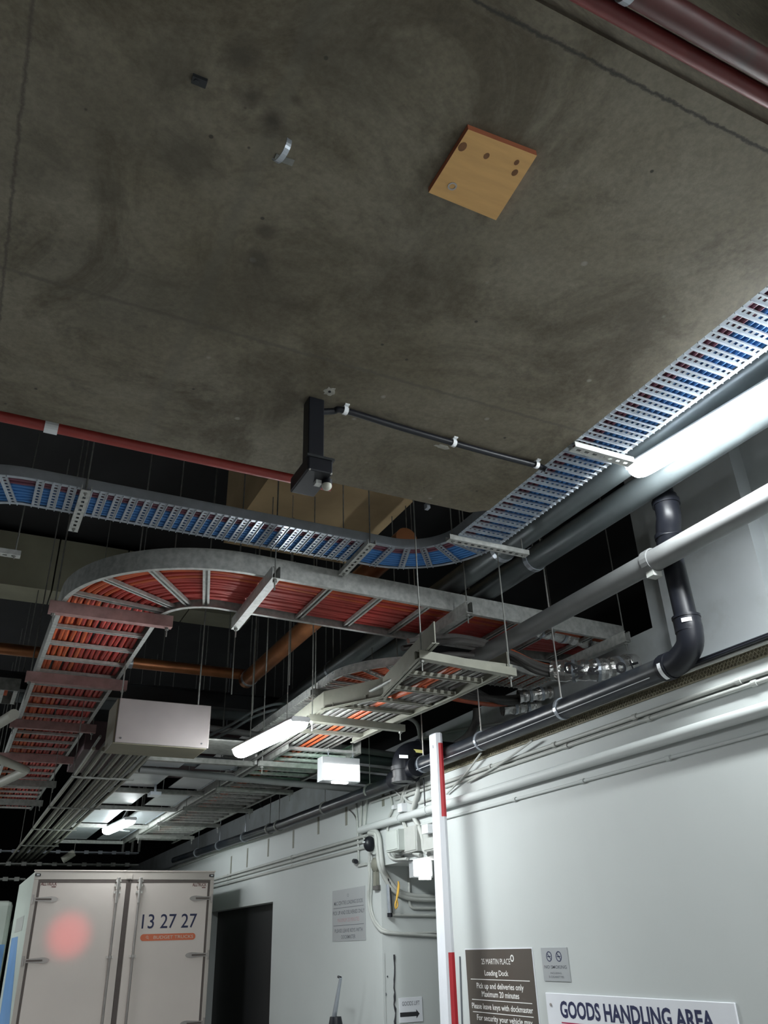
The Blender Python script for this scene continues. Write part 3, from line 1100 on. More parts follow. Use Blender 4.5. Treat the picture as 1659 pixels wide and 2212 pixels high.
# plywood
pts = [PZ(H, 1010, 268), PZ(H, 1158, 325), PZ(H, 1070, 465), PZ(H, 925, 405)]
cx_, cy_ = sum(p.x for p in pts)/4, sum(p.y for p in pts)/4
t = thing('plywood_square', 'pale square plywood patch with knots fixed to the concrete slab', 'plywood board', (cx_, cy_, H-0.02))
o = MB().poly([(p.x, p.y, H-0.022) for p in pts], (0, 0, 0.021)).build('board', 'wood', t)
o.data.materials.append(M['woodedge'])
for p in o.data.polygons:
    if abs(p.normal.z) < 0.5:
        p.material_index = 1
for px, py, r in ((999, 317, 0.013), (1051, 337, 0.009), (1116, 351, 0.008), (1112, 373, 0.010), (977, 402, 0.014)):
    c = PZ(H-0.022, px, py)
    nm = 'screw_head' if px == 977 else 'knot'
    if nm == 'knot':
        MB().poly([(c.x+r*math.cos(a*.5236)*.9, c.y+r*1.2*math.sin(a*.5236), H-0.0224) for a in range(12)], (0, 0, 0.001)).build('knot', 'knot', t)
    else:
        MB().ring((c.x, c.y, H-0.0225), (0, 0, 1), 0.009, 0.014, 0.003).build('screw_hole', 'hinge', t)
# cut metal strap loop
c = PZ(H, 620, 345)
t = thing('metal_strap', 'bent pale metal strap remnant on the stained slab', 'strap', (c.x, c.y, H-0.04))
q = PZ(H, 612, 285)
MB().ring((q.x+0.012, q.y+0.045, H-0.012), (1, 0.25, 0), 0.036, 0.039, 0.016, 14, math.radians(-5), math.radians(165)).build('curved_strap', 'galv_bright', t)
MB().box(c.x-0.035, c.x+0.02, c.y-0.008, c.y+0.012, H-0.004, H).build('fixing_foot', 'galv_dark', t)
# small dark fixing at the upper left
c = PZ(H, 431, 172)
tag(MB().box(c.x-.019, c.x+.019, c.y-.011, c.y+.011, H-0.012, H).tube([(c.x-.008, c.y, H-.015), (c.x-.008, c.y, H)], 0.006, 8).build('slab_insert', 'blacksteel'), 'small black socket in the stained slab, left of the bent strap', 'ceiling fixing')


def patch(label, px, py, r, m, n=18, sq=1.0):
    c = PZ(H, px, py)
    pts = []
    for i in range(n):
        a = 2*math.pi*i/n
        rr = r*random.uniform(0.7, 1.15)
        pts.append((c.x+rr*math.cos(a), c.y+rr*sq*math.sin(a), H-0.0015))
    return tag(MB().poly(pts, (0, 0, 0.0014)).build('repair_patch', m), label, 'patch')


M['plaster'] = mat('grey_plaster', (0.36, 0.35, 0.31), 0.8, 0, 0.25, 40)
t = patch('small round grey plaster ring beside the black camera post', 712, 845, 0.028, 'plaster')
tag(t, cat='patch')
patch('flat grey plaster smear on the slab under the middle cable clip', 955, 965, 0.04, 'plaster', sq=0.4)
hole = PZ(H, 712, 845)
h = MB().ring((hole.x, hole.y, H-0.003), (0, 0, 1), 0.0, 0.006, 0.003, 10).build('hole', 'black', None)
h.parent = t
h.location = Vector((hole.x, hole.y, H-0.0045))-t.location

# camera on its post
t = thing('security_camera', 'black camera box hanging on a black square post from the slab', 'camera', (1.0, 2.53, 3.3))
MB().box(0.968, 1.036, 2.535, 2.60, 3.39, 3.70).build('post', 'black', t, bevel=0.004)
MB().box(0.955, 1.06, 2.50, 2.70, 3.325, 3.392).build('housing', 'black', t, bevel=0.006)
MB().box(0.950, 1.065, 2.495, 2.53, 3.385, 3.396).build('visor', 'blacksteel', t)
c = PZ(3.31, 706, 1047)
MB().sphere((c.x, c.y, 3.305), 0.021, 16).build('clear_dome', 'glass', t, smooth=True)
MB().tube([(c.x, c.y, 3.31), (c.x, c.y, 3.33)], 0.022, 14).build('dome_collar', 'black', t, smooth=True)
MB().box(c.x-0.045, c.x-0.02, c.y+0.0, c.y+0.03, 3.31, 3.325).build('bracket', 'galv', t)
for dx, dy in ((-.045, -.03), (.045, -.03)):
    MB().tube([(1.007+dx, 2.5+dy+.03, 3.324), (1.007+dx, 2.5+dy+.03, 3.328)], 0.004, 8).build('screw', 'steel', t)
# black cable to the tray
pts = spline([(1.03, 2.57, 3.66), (1.09, 2.565, 3.678), PZ(3.682, 745, 887), PZ(3.682, 860, 922), PZ(3.682, 980, 957), PZ(3.682, 1070, 982), PZ(3.682, 1157, 1005), PZ(3.66, 1180, 1015)])
t = thing('black_cable', 'thick black cable clipped along the slab from the camera post to the bright tray', 'cable', pts[len(pts)//2])
MB().tube(pts, 0.014, 12).build('cable_run', 'black', t, smooth=True)
for px, py in ((745, 887), (979, 957), (1158, 1004)):
    c = PZ(3.682, px, py)
    MB().ring(c, (1, 0.12, 0), 0.0145, 0.018, 0.02, 14).box(c.x-.010, c.x+.010, c.y-.03, c.y-.012, 3.694, 3.699).build('cable_clip', 'white', t)
# clip at the slab far edge
c = PZ(H, 922, 1096)
tag(MB().box(c.x-.01, c.x+.01, c.y-.02, c.y+.01, H-.012, H+.02).build('edge_clip', 'galv_bright'), 'tiny pale clip on the far slab edge right of the camera', 'clip')


# ------------------------------------------------------------------ tube lights
def tube_light(label, a, b, w=0.13, h=0.075, group=None, hang=True, lens='tube'):
    a, b = Vector(a), Vector(b)
    t = thing('tube_light', label, 'ceiling light', (a+b)/2, group)
    d = (b-a).normalized()
    prof = [(-w*.42, 0), (w*.42, 0), (w*.5, h*.25), (w*.42, h*.45), (-w*.42, h*.45), (-w*.5, h*.25)]
    MB().profile(a+Vector((0, 0, h*.55)), b+Vector((0, 0, h*.55)), prof).build('housing', 'white', t, bevel=0.004)
    # diffuser with rounded ends
    n = 10
    vv, ff = [], []
    cs = []
    L = (b-a).length
    sd = d.cross(Vector((0, 0, 1))).normalized()
    st = [(0.0, 0.55), (0.012, 0.8), (0.035, 0.95), (0.07, 1.0), (L-0.07, 1.0), (L-0.035, 0.95), (L-0.012, 0.8), (L, 0.55)]
    for s_, k in st:
        for i in range(n+1):
            an = math.pi*i/n
            vv.append(a+d*s_+sd*(math.cos(an)*w*.48*k)+Vector((0, 0, h*.55-math.sin(an)*h*.62*k)))
    for j in range(len(st)-1):
        for i in range(n):
            ff.append((j*(n+1)+i, j*(n+1)+i+1, (j+1)*(n+1)+i+1, (j+1)*(n+1)+i))
    ff.append(tuple(range(n+1)))
    ff.append(tuple(range((len(st)-1)*(n+1)+n, (len(st)-1)*(n+1)-1, -1)))
    MB().add(vv, ff).build('diffuser', lens, t, smooth=True)
    if hang:
        for f in (0.2, 0.8):
            p = a.lerp(b, f)
            MB().tube([(p.x, p.y, p.z+h), (p.x, p.y, roof(p.x, p.y))], 0.003, 6).build('hanging_wire', 'galv_dark', t)
    return t


a1, a2 = PX(2.70, 1372, 1035), PX(2.70, 1655, 872)
a2 = a1+(a2-a1).normalized()*1.53
tube_light('long lit tube light at the right edge beside the bright tray', a2, a1, 0.125, 0.075)
a1, a2 = PX(1.8, 650, 1575), PX(1.8, 516, 1638)
tube_light('lit tube light in the middle, above and left of the hanging lit box', a1, a2, 0.13, 0.08)
a1, a2 = PX(1.70, 281, 1781), PX(1.70, 230, 1803)
tube_light('small lit tube light far away above the truck', a1, a2, 0.14, 0.08, lens='tube_dim')
# unseen lamps, added to brighten the wall, truck doors and truck side
for k_, (x_, y_) in enumerate(((2.1, -1.9), (0.4, -2.4), (-3.2, 7.6), (-1.7, 11.2))):
    tube_light('added unseen tube light behind or left of the photographer, lighting wall and truck', (x_, y_, 3.2), (x_, y_+1.5, 3.2), 0.14, 0.08, 'added tube lights outside the picture', hang=False)

# ------------------------------------------------------------------ black drain pipes
t = thing('drain_pipe', 'black drain pipe sloping away along the wall with an elbow up to a downpipe', 'drain pipe', (3.3, 5, 2.95))
BX = 3.10
A = Vector((BX, 2.93, 2.906))
B_ = Vector((BX, 5.60, 2.900))
MB().tube([A, B_], 0.058, 28).build('near_run', 'blackpipe', t, smooth=True)
MB().tube([B_+Vector((0, .10, -.05)), (BX, 8.9, 2.86), (BX, 13.6, 2.94)], [0.054, 0.050, 0.046], 24).build('far_run', 'blackpipe', t, smooth=True)
el = spline([A+Vector((0, .04, 0)), A, (BX, 2.85, 2.915), (BX, 2.77, 2.965), (BX, 2.75, 3.04), (BX, 2.753, 3.08)], 6)
MB().tube(el, 0.066, 28).build('elbow', 'black', t, smooth=True)
MB().tube([(BX, 2.753, 3.03), (BX, 2.76, 3.484)], 0.056, 28).build('downpipe', 'black', t, smooth=True)
MB().tube([(BX, 2.753, 3.03), (BX, 2.753, 3.105)], 0.068, 28).ring((BX, 2.753, 3.107), (0, 0, 1), 0.056, 0.071, 0.013, 24).build('socket', 'black', t, smooth=True)
MB().ring(A, (0, 1, 0), 0.058, 0.070, 0.047, 24).build('socket', 'black', t, smooth=True)
MB().tube(spline([(BX, 2.76, 3.45), (BX, 2.76, 3.52), (BX-.02, 2.723, 3.60), (BX-.03, 2.695, 3.655), (BX-.03, 2.695, 3.77)]), 0.064, 24).build('upper_offset', 'black', t, smooth=True)
MB().ring((BX-.03, 2.695, 3.73), (0, 0, 1), 0.058, 0.073, 0.028, 24).build('collar', 'black', t, smooth=True)
MB().ring((BX-.005, 2.746, 3.56), (0, 0, 1), 0.058, 0.073, 0.023, 24).build('collar', 'black', t, smooth=True)
MB().tube([(BX-.03, 2.695, 3.75), (BX-.03, 2.695, 5.5)], 0.052, 20).build('riser', 'black', t, smooth=True)


def stripe(parent, p, q, r, ang, m='white', w=0.004):
    """thin printed line on the pipe from p to q at angle ang around it"""
    p, q = Vector(p), Vector(q)
    ax = (q-p).normalized()
    e1 = ax.cross(Vector((0, 0, 1)) if abs(ax.z) < .9 else Vector((0, 1, 0))).normalized()
    e2 = e1.cross(ax)
    d = e1*math.cos(ang)+e2*math.sin(ang)
    return MB().beam(p+d*r, q+d*r, w, 0.0015, up=d).build('printed_line', m, parent)


stripe(t, A+Vector((0, .1, 0)), B_, 0.058, math.radians(180+38))
stripe(t, (BX, 2.754, 3.11), (BX, 2.76, 3.46), 0.056, math.radians(180+35))
for c, n_, sz in ((Vector((BX, 2.753, 3.075)), Vector((-0.75, -0.66, 0)), (0.05, 0.02)), (A, Vector((-0.82, 0, -0.55)), (0.024, 0.055))):
    n_.normalize()
    mb = MB()
    R_ = 0.0718
    axis = Vector((0, 0, 1)) if n_.z == 0 else Vector((0, 1, 0))
    side = axis.cross(n_).normalized()
    k0 = []
    wd, hh = (sz[0], sz[1]) if n_.z == 0 else (0.10, 0.024)
    for i in range(9):
        a = (i/8-0.5)*wd/R_
        d = n_*math.cos(a)+side*math.sin(a)
        k0.append((c+d*R_-axis*hh/2, c+d*R_+axis*hh/2))
    vv = [p for pr in k0 for p in pr]
    mb.add(vv, [(2*i, 2*i+1, 2*i+3, 2*i+2) for i in range(8)])
    mb.build('paper_label', 'white', t)
# hanger clamps
for px, py in ((1215, 1530), (1040, 1590), (915, 1645)):
    c = PX(BX, px, py)
    zc = 2.904
    MB().ring((BX, c.y, zc), (0, 1, 0), 0.058, 0.065, 0.022, 20).build('hanger_ring', 'galv_bright', t)
    MB().tube([(BX, c.y, zc+.064), (BX, c.y, 5.5)], 0.005, 6).build('hanger_rod', 'steel', t)
for k, yy in enumerate((6.5, 7.5, 8.8, 9.1, 10.0, 11.1, 12.2)):
    zc = 2.86 if yy < 8.9 else 2.86+(yy-8.9)*0.017
    MB().ring((BX, yy, zc), (0, 1, 0), 0.050, 0.059, 0.03, 18).tube([(BX, yy, zc+.055), (BX, yy, 5.5)], 0.004, 6).build('hanger_ring', 'galv_bright' if yy > 9.5 else 'galv_dark', t)
# branch fitting where the pipe turns into the wall
t = thing('pipe_fitting', 'bulky black drain junction with pale labels on the pipe, left of the boom arm', 'pipe fitting', (3.28, 6.1, 2.9))
MB().tube(spline([(4.1, 5.80, 3.06), (3.5, 5.77, 3.06), (3.25, 5.75, 3.055), (3.08, 5.74, 3.02), (3.02, 5.73, 2.94), (3.02, 5.73, 2.80)], 6), 0.082, 24).build('bend', 'black', t, smooth=True)
for c, ax in (((3.02, 5.73, 2.90), (0, 0, 1)), ((3.17, 5.75, 3.045), (1, 0, -.15)), ((3.02, 5.73, 2.81), (0, 0, 1))):
    MB().ring(c, ax, 0.082, 0.096, 0.03, 24).build('collar', 'black', t, smooth=True)
MB().tube([(3.06, 5.58, 2.89), (3.08, 6.0, 2.86)], 0.074, 24).build('junction_body', 'black', t, smooth=True)
for (c, nrm, mm) in (((3.0, 5.66, 2.97), (-.6, -.75, -.1), 'white'), ((3.13, 5.68, 3.03), (-.3, -.8, -.3), 'labelyellow'), ((3.3, 5.68, 3.05), (-.2, -.9, -.1), 'white')):
    n_ = Vector(nrm).normalized()
    s1 = n_.cross(Vector((0, 0, 1))).normalized()
    s2 = s1.cross(n_)
    cc = Vector((c[0], 6.1, c[2]))+n_*0.097
    cc = Vector(c)+n_*0.03
    MB().add([cc-s1*.035-s2*.012, cc+s1*.035-s2*.004, cc+s1*.035+s2*.020, cc-s1*.035+s2*.012], [(0, 1, 2, 3)]).build('paper_label', mm, t)


for k, (dy, lab) in enumerate(((0, 'upper'), (12, 'lower'))):
    cable('%s pale loose cable arching between the pinkish box and the dark slotted tray' % lab, spline([PY(6.6, 445, 1592+dy), PY(6.6, 500, 1565+dy), PY(6.6, 545, 1538+dy), PY(6.6, 590, 1522+dy), PY(6.6, 625, 1520+dy)]), 0.012, 'greypipe', None, 'loose_cable')

# ------------------------------------------------------------------ pinkish box, conduit bundle, covered tray on the left
t = thing('junction_box', 'large pinkish grey metal box hanging left of the middle tube light', 'metal box', (1.18, 6.05, 2.98))
MB().box(0.85, 1.515, 5.92, 6.28, 2.985, 3.30).build('body', 'boxolive', t, bevel=0.006)
MB().box(0.862, 1.523, 5.905, 5.92, 2.99, 3.30).build('front_cover', 'boxmetal', t, bevel=0.004)
for x_ in (0.9, 1.47):
    MB().tube([(x_, 6.1, 3.3), (x_, 6.1, ROOF)], 0.006, 6).build('hanger_rod', 'galv_dark', t)
    MB().tube([(x_, 5.9, 3.02), (x_, 5.907, 3.02)], 0.006, 8).build('screw', 'blacksteel', t)
for i in range(13):
    lay = i % 2
    x_ = 0.80+i*0.035
    r = (0.014, 0.010, 0.017)[i % 3]
    pts = spline([(x_-0.02, 6.3, 3.02+0.09*lay), (x_-0.01, 7.5, 3.01+0.09*lay), (x_+random.uniform(-.012, .012), 10, 3.01+0.08*lay), (x_+random.uniform(-.012, .012), 12.5, 3.01+0.08*lay), (x_+0.02, 16, 3.05+0.08*lay)])
    tag(MB().tube(pts, r, 8).build('conduit', 'galv_cream' if lay == 0 else 'galv_dark', smooth=True), 'pale conduit in the bundle running away behind the pinkish box' if lay == 0 else 'dark conduit in the bundle running away behind the pinkish box', 'conduit', 'pale conduits in the bundle behind the box' if lay == 0 else 'dark conduits in the bundle behind the box')
for k in range(4):
    yy = 7.3+k*1.7
    tag(MB().box(0.76, 1.26, yy, yy+0.02, 2.985, 2.999).box(0.77, 0.776, yy+.01, yy+.016, 3, roof(0.77, yy)).build('conduit_bracket', 'galv_dark'), 'flat dark bracket under the conduit bundle behind the pinkish box', 'bracket', 'brackets under the conduit bundle')

t = thing('covered_tray', 'wide tray with bright zinc cover plates above the small far tube light', 'cable tray', (1.68, 9.4, 3.09))
ys = [6.75, 7.3, 8.3, 9.42, 10.9, 12.6]
for k, yy in enumerate(ys):
    MB().box(1.22, 2.14, yy, yy+0.055, 3.055, 3.095).build('crossbar', 'galv_dark' if k < 3 else 'galv', t)
for a_, b_ in zip(ys, ys[1:]):
    MB().box(1.30, 1.62, a_+0.10, b_-0.06, 3.10, 3.106).box(1.30, 1.306, a_+.1, b_-.06, 3.10, 3.13).build('cover_plate', 'plate', t)
    mb = MB().box(1.76, 2.08, a_+0.10, b_-0.06, 3.10, 3.106).box(2.074, 2.08, a_+.1, b_-.06, 3.10, 3.13)
    mb.build('cover_plate', 'plate', t)
    tt_ = MB().box(2.071, 2.0735, a_+.1, b_-.06, 3.093, 3.0998)
    y_ = a_+0.14
    while y_ < b_-0.1:
        tt_.box(2.06, 2.072, y_, y_+0.022, 3.094, 3.0995)
        y_ += 0.045
    tt_.build('slot_row', 'galv_bright', t)
MB().box(2.13, 2.15, 6.7, 12.7, 3.06, 3.16).build('side_rail', 'galv', t)
MB().box(1.21, 1.225, 6.7, 12.7, 3.06, 3.16).build('side_rail', 'galv_dark', t)
MB().box(1.25, 2.1, 6.2, 6.7, 3.12, 3.13).build('end_plate', 'galv_dark', t)
tag(MB().tube(spline([(1.68, 9.9, 3.13), (1.66, 10.2, 3.0), (1.7, 10.4, 2.97), (1.9, 10.9, 3.02)]), 0.008, 8).build('drooping_wire', 'white', smooth=True), 'thin white wire drooping from the covered tray above the far tube light', 'wire')
tag(MB().box(1.56, 1.66, 8.05, 8.2, 3.0, 3.03).box(1.6, 1.62, 8.1, 8.12, 3.03, 3.3).build('bracket', 'galv_bright'), 'small bright metal bracket hanging under the covered tray', 'bracket')

# left edge clutter
a, b = PZ(3.15, -30, 1628), PZ(3.15, 58, 1664)
c = PZ(3.15, -30, 1706)
t = thing('plastic_pipe', 'pale plastic pipe with a sharp elbow at the left picture edge', 'pipe', b)
MB().tube([a, a.lerp(b, .9), b], [0.035, 0.035, 0.03], 14).build('upper_arm', 'cream', t, smooth=True)
MB().tube([b, b.lerp(c, .1), c], [0.03, 0.04, 0.04], 14).build('lower_arm', 'cream', t, smooth=True)
a, b = PZ(3.3, -30, 1580), PZ(3.3, 30, 1543)
tag(MB().tube([a, b], 0.04, 14).build('plastic_pipe', 'cream', smooth=True), 'short pale pipe stub at the left edge, above the elbowed pipe', 'pipe')
for i in range(6):
    y0 = PZ(3.66, 10, 1490).y+0.0
    tag(MB().tube([(-3, y0-0.12+i*0.045, 3.66), (0.16, y0-0.12+i*0.045, 3.66)], 0.02, 8).build('power_cable', 'orange', smooth=True), 'orange cable crossing at the left edge behind the big ladder leg', 'cable', 'orange cables at the left edge')
t = thing('cable_ladder', 'dark cable ladder at the left edge carrying orange cables behind the big ladder leg', 'cable ladder', (-0.5, y0, 3.6))
for s_ in (-1, 1):
    MB().box(-3, 0.24, y0+s_*0.22-0.004, y0+s_*0.22+0.004, 3.6, 3.70).build('side_rail', 'galv_dark', t)
for x_ in (-0.6, -0.25, 0.1, 0.2):
    MB().box(x_, x_+0.03, y0-0.21, y0+0.21, 3.60, 3.625).build('rung', 'galv', t)

# far crossing trays
for k, (px, py, yy, mm, lab) in enumerate(((120, 1841, 15.5, 'galv_bright', 'thin bright tray crossing far away above the truck, catching red light'), (150, 1868, 14.5, 'galv_dark', 'dark bar crossing just above the truck roof'), (10, 1900, 14.0, 'galv_dark', 'dusty grey ledge crossing left of the truck roof'))):
    c = PY(yy, px, py)
    mb = MB()
    x0, x1 = (-3, PY(yy, 300, py).x) if k < 2 else (-3, PY(yy, 55, py).x)
    n = 26
    mb.box(x0, x1, yy, yy+0.2, c.z, c.z+0.02)
    for i in range(n):
        xx = x0+(x1-x0)*i/n
        mb.box(xx, xx+0.07, yy-0.01, yy, c.z-0.02, c.z+0.035)
    tag(mb.build('crossing_tray', mm), lab, 'cable tray')
c0, c1 = PY(13.5, 135, 1858), PY(13.5, 160, 1842)
tag(MB().tube([c0, c1], 0.05, 12).tube([c1, (c1.x, c1.y, ROOF)], 0.004, 6).build('duct_stub', 'cream', smooth=True), 'short pale slanted tube above the truck roof', 'pipe')
for i, px in enumerate((265, 285, 300)):
    c = PY(15, px, 1840)
    tag(MB().tube([c, (c.x, 15, ROOF)], 0.02, 6).build('hanging_rod', 'galv_dark'), 'thin vertical rod hanging far behind the truck', 'rod', 'rods far behind the truck')

# ------------------------------------------------------------------ wall conduits


def W_(px, py, off=0.012):
    return PX(WX-off, px, py)


def F_(px, py, off=0.012):
    return PY(6.54-off, px, py)


def conduit(label, pts, r, m='conduitpaint', clips=(), group=None, sm=3, name='wall_conduit', cat='conduit'):
    P = spline(pts, sm) if sm > 1 and len(pts) > 2 else [Vector(p) for p in pts]
    t = thing(name, label, cat, P[len(P)//2], group)
    MB().tube(P, r, 10).build('tube_run', m, t, smooth=True)
    for f in clips:
        k = min(len(P)-2, int(f*(len(P)-1)))
        u = f*(len(P)-1)-k
        c = P[k].lerp(P[k+1], u)
        MB().ring(c, P[k+1]-P[k], r, r+0.005, 0.03, 12).build('saddle_clip', m, t)
    return t


conduit('thick painted conduit crossing the white wall above the goods sign', [(WX-.034, -1, 2.585), (WX-.034, 5.5, 2.585), (WX-.034, 6.85, 2.585)], 0.031, 'wallpaint', (0.55, 0.72), sm=1)
conduit('thin painted conduit on the white wall, just below the thick one', [(WX-.01, -1, 2.488), (WX-.01, 5.9, 2.50)], 0.009, 'wallpaint', (0.6, 0.7, 0.8), sm=1)
za = PX(WX, 1659, 1452).z
zb = PX(WX, 1659, 1468).z
conduit('upper one of two thin conduits high on the white wall', [(WX-.014, -1, za), (WX-.014, 6.2, za)], 0.012, 'conduitpaint', (0.5, 0.6, 0.7, 0.8), sm=1)
conduit('lower one of two thin conduits high on the white wall, with a pale coupling', [(WX-.012, -1, zb), (WX-.012, 5.4, zb)], 0.011, 'conduitpaint', (0.55, 0.66, 0.77), sm=1)
for k, (z_, x0) in enumerate(((2.525, .018), (2.485, .014), (2.435, .012))):
    conduit('%s of three parallel conduits running away on the far wall above the dark shutter' % ('upper', 'middle', 'lower')[k], [(WX-x0, 6.75, z_+.008), (WX-x0, 16, z_-.01)], 0.013, 'conduitpaint', (0.2, 0.45), sm=1)

C1 = 'painted conduit '
conduit(C1+'pair member dropping down at the far wall, left of the small black dome', [W_(768, 1732), W_(771, 1765), W_(773, 1800), W_(775, 1868)], 0.010)
conduit(C1+'dropping beside it with a pale end, left of the small black dome', [W_(781, 1728), W_(780, 1765), W_(779, 1793), W_(786, 1808), W_(790, 1816)], 0.013)
conduit(C1+'right next to the black pipe end, dropping straight to the three conduits', [W_(793, 1722), W_(790, 1755), W_(787, 1790)], 0.015)
conduit('thin dark cable curving down the far wall left of the conduits', [W_(755, 1750, .006), W_(765, 1760, .006), W_(771, 1775, .006), W_(772, 1800, .006)], 0.006, 'sheath')
for j in range(2):
    o = j*7
    conduit('%s of two thick conduits sweeping from the far wall into the lift recess' % ('outer', 'inner')[j],
            [W_(797, 1793+o, .03), W_(812-o*.3, 1795+o, .03), W_(819-o, 1808, .03), W_(822-o, 1835, .03), W_(826-o*.9, 1870, .03), F_(836-o*.7, 1893+o*.4, .03), F_(851-o*.6, 1915+o*.8, .03), F_(872, 1930+o, .03), F_(905, 1936+o, .03), F_(952, 1937+o, .03)], 0.018)
conduit('grey conduit snaking down the wall corner under the small black dome', [W_(799, 1835), W_(798, 1870), W_(799, 1895), W_(796, 1935), W_(799, 1965), W_(806, 1988), W_(818, 2005), F_(832, 2014), F_(880, 2018), F_(950, 2022)], 0.013)
conduit('thin conduit running beside the snaking one into the lift recess', [W_(803, 1835), W_(803, 1900), W_(801, 1950), W_(806, 1978), W_(815, 1995), F_(832, 2009), F_(870, 2016), F_(950, 2014)], 0.009)
conduit(C1+'from the black pipe to the square meter box top', [W_(840, 1700), W_(845, 1725), W_(848, 1748), W_(841, 1765), W_(837, 1795)], 0.010)
conduit(C1+'crossing diagonally below the black junction', [W_(838, 1692, .03), W_(850, 1703, .03), W_(866, 1722, .03)], 0.009)
conduit(C1+'curving down through the small white cube box', [W_(881, 1690, .02), W_(873, 1708, .02), W_(866, 1735, .02), W_(864, 1750, .02), W_(870, 1772, .02), W_(878, 1800, .02)], 0.012)
conduit('thin conduit curving beside the small white cube box', [W_(884, 1690, .015), W_(878, 1708, .015), W_(870, 1735, .015), W_(869, 1762, .015), W_(877, 1785, .015), W_(880, 1800, .015)], 0.008)
conduit('thick bent conduit right of the white cube box, ending over the lift recess', [W_(902, 1690, .03), W_(903, 1708, .03), W_(897, 1730, .03), W_(891, 1752, .03), W_(896, 1770, .03), W_(908, 1793, .03), W_(914, 1815, .03), W_(916, 1835, .03), W_(926, 1845, .03)], 0.018)
conduit('thin black cable hanging straight down left of the boom arm', [W_(915, 1680, .05), W_(917, 1720, .05), W_(919, 1760, .05)], 0.005, 'black')
conduit('looping conduit between the black junction and the thick bent conduit', [W_(873, 1722, .02), W_(882, 1732, .02), W_(894, 1734, .02)], 0.010)
conduit(C1+'crossing upwards to the right below the black pipe', [W_(800, 1733), W_(840, 1720), W_(900, 1702), W_(940, 1690)], 0.012)
conduit('horizontal conduit passing behind the bent conduits to the boom arm', [W_(905, 1735), W_(925, 1728), W_(945, 1722)], 0.010)
conduit('stub of twin conduits looping under the square meter box', [W_(838, 1838, .02), W_(843, 1851, .02), W_(856, 1856, .02), W_(880, 1855, .02)], 0.012)
conduit('second loop of conduit under the square meter box', [W_(846, 1837, .02), W_(853, 1848, .02), W_(868, 1850, .02)], 0.012)
conduit('conduit curling under the round junction into the lit box top', [W_(886, 1818, .03), W_(887, 1832, .03), W_(893, 1842, .03), W_(908, 1847, .03)], 0.014)
conduit('vertical conduit on the recess wall bending right, left of the lit square lamp', [F_(886, 1868), F_(884, 1905), F_(884, 1945), F_(888, 1958), F_(900, 1962), F_(950, 1962)], 0.012)
conduit('straight conduit on the recess wall under the yellow rope', [F_(842, 1976), F_(880, 1977), F_(950, 1978)], 0.012)
conduit('short horizontal conduit pair left of the corner, under the black dome', [W_(801, 1863), W_(812, 1861), W_(820, 1858)], 0.010)
conduit('grey conduit arching over the black pipe to the upper wall, left of the boom arm', [PX(4.1, 850, 1545), PX(4.1, 885, 1552), PX(4.1, 903, 1568), PX(4.1, 908, 1600), PX(4.1, 913, 1632)], 0.022)
conduit('long thin conduit on the upper wall behind the boom arm top', [PX(4.13, 878, 1610), PX(4.13, 930, 1590), PX(4.13, 1010, 1573), PX(4.13, 1100, 1560)], 0.013)
conduit('flexible grey duct curving down behind the boom arm to the pipe', [PX(3.9, 1030, 1530), PX(3.9, 1028, 1560), PX(3.9, 1010, 1590), PX(3.9, 985, 1608)], 0.035, 'sheath')
conduit('thin dark wire rising across the upper wall right of the downpipe', [PX(UX-.01, 1500, 1392), PX(UX-.01, 1580, 1350), PX(UX-.01, 1659, 1305)], 0.004, 'black', sm=1)
conduit('short black wire tail on the upper wall below the downpipe elbow', [PX(UX-.01, 1542, 1400), PX(UX-.01, 1550, 1415), PX(UX-.01, 1553, 1430)], 0.006, 'black')
conduit('painted conduit with a flared end on the upper wall at the right edge', [PX(UX-.03, 1600, 1145), PX(UX-.03, 1617, 1165), PX(UX-.03, 1632, 1205), PX(UX-.03, 1640, 1245), PX(UX-.03, 1636, 1268)], 0.016, 'uppergrey')

# ledge with cables and mesh strip on top of the lower wall
zt = TOPZ
t = thing('mesh_strip', 'dusty beige mesh strip along the wall top under the black drain pipe', 'mesh', (WX, 3.6, zt-.06))
mb = MB()
y_ = 1.4
while y_ < 5.5:
    mb.beam((WX-.008, y_, zt-.05), (WX-.008, y_+.035, zt), 0.003, 0.003).beam((WX-.008, y_+.035, zt-.05), (WX-.008, y_, zt), 0.003, 0.003)
    y_ += 0.022
mb.box(WX-.011, WX-.004, 1.4, 5.5, zt-.054, zt-.048).box(WX-.011, WX-.004, 1.4, 5.5, zt-.003, zt+.003)
mb.build('lattice', 'mesh', t)
MB().box(WX-.003, WX-.001, 1.4, 5.5, zt-.052, zt).build('backing', 'mesh', t)
tag(MB().box(WX-.02, WX, 5.55, 24, TOPZ-0.03, TOPZ+.01).build('trim_3', 'conduitpaint'), kind='structure')
for i in range(9):
    yy0 = -1+random.random()
    z0 = TOPZ+0.010+0.012*(i // 3)
    ctrl = [(WX+0.0-(i % 3)*0.022+random.uniform(-.01, .01), yy0+k*1.25, z0+random.uniform(-.008, .012)) for k in range(6)]
    mm = ('sheath', 'conduitpaint', 'black')[i % 3]
    lab = {'sheath': 'dusty grey cable lying along the wall top under the black drain pipe', 'conduitpaint': 'pale cable lying along the wall top under the black drain pipe', 'black': 'black cable lying along the wall top under the black drain pipe'}[mm]
    cable(lab, spline(ctrl), 0.007+0.003*(i % 2), mm, {'sheath': 'grey', 'conduitpaint': 'pale', 'black': 'black'}[mm]+' cables on the wall top', 'loose_cable')
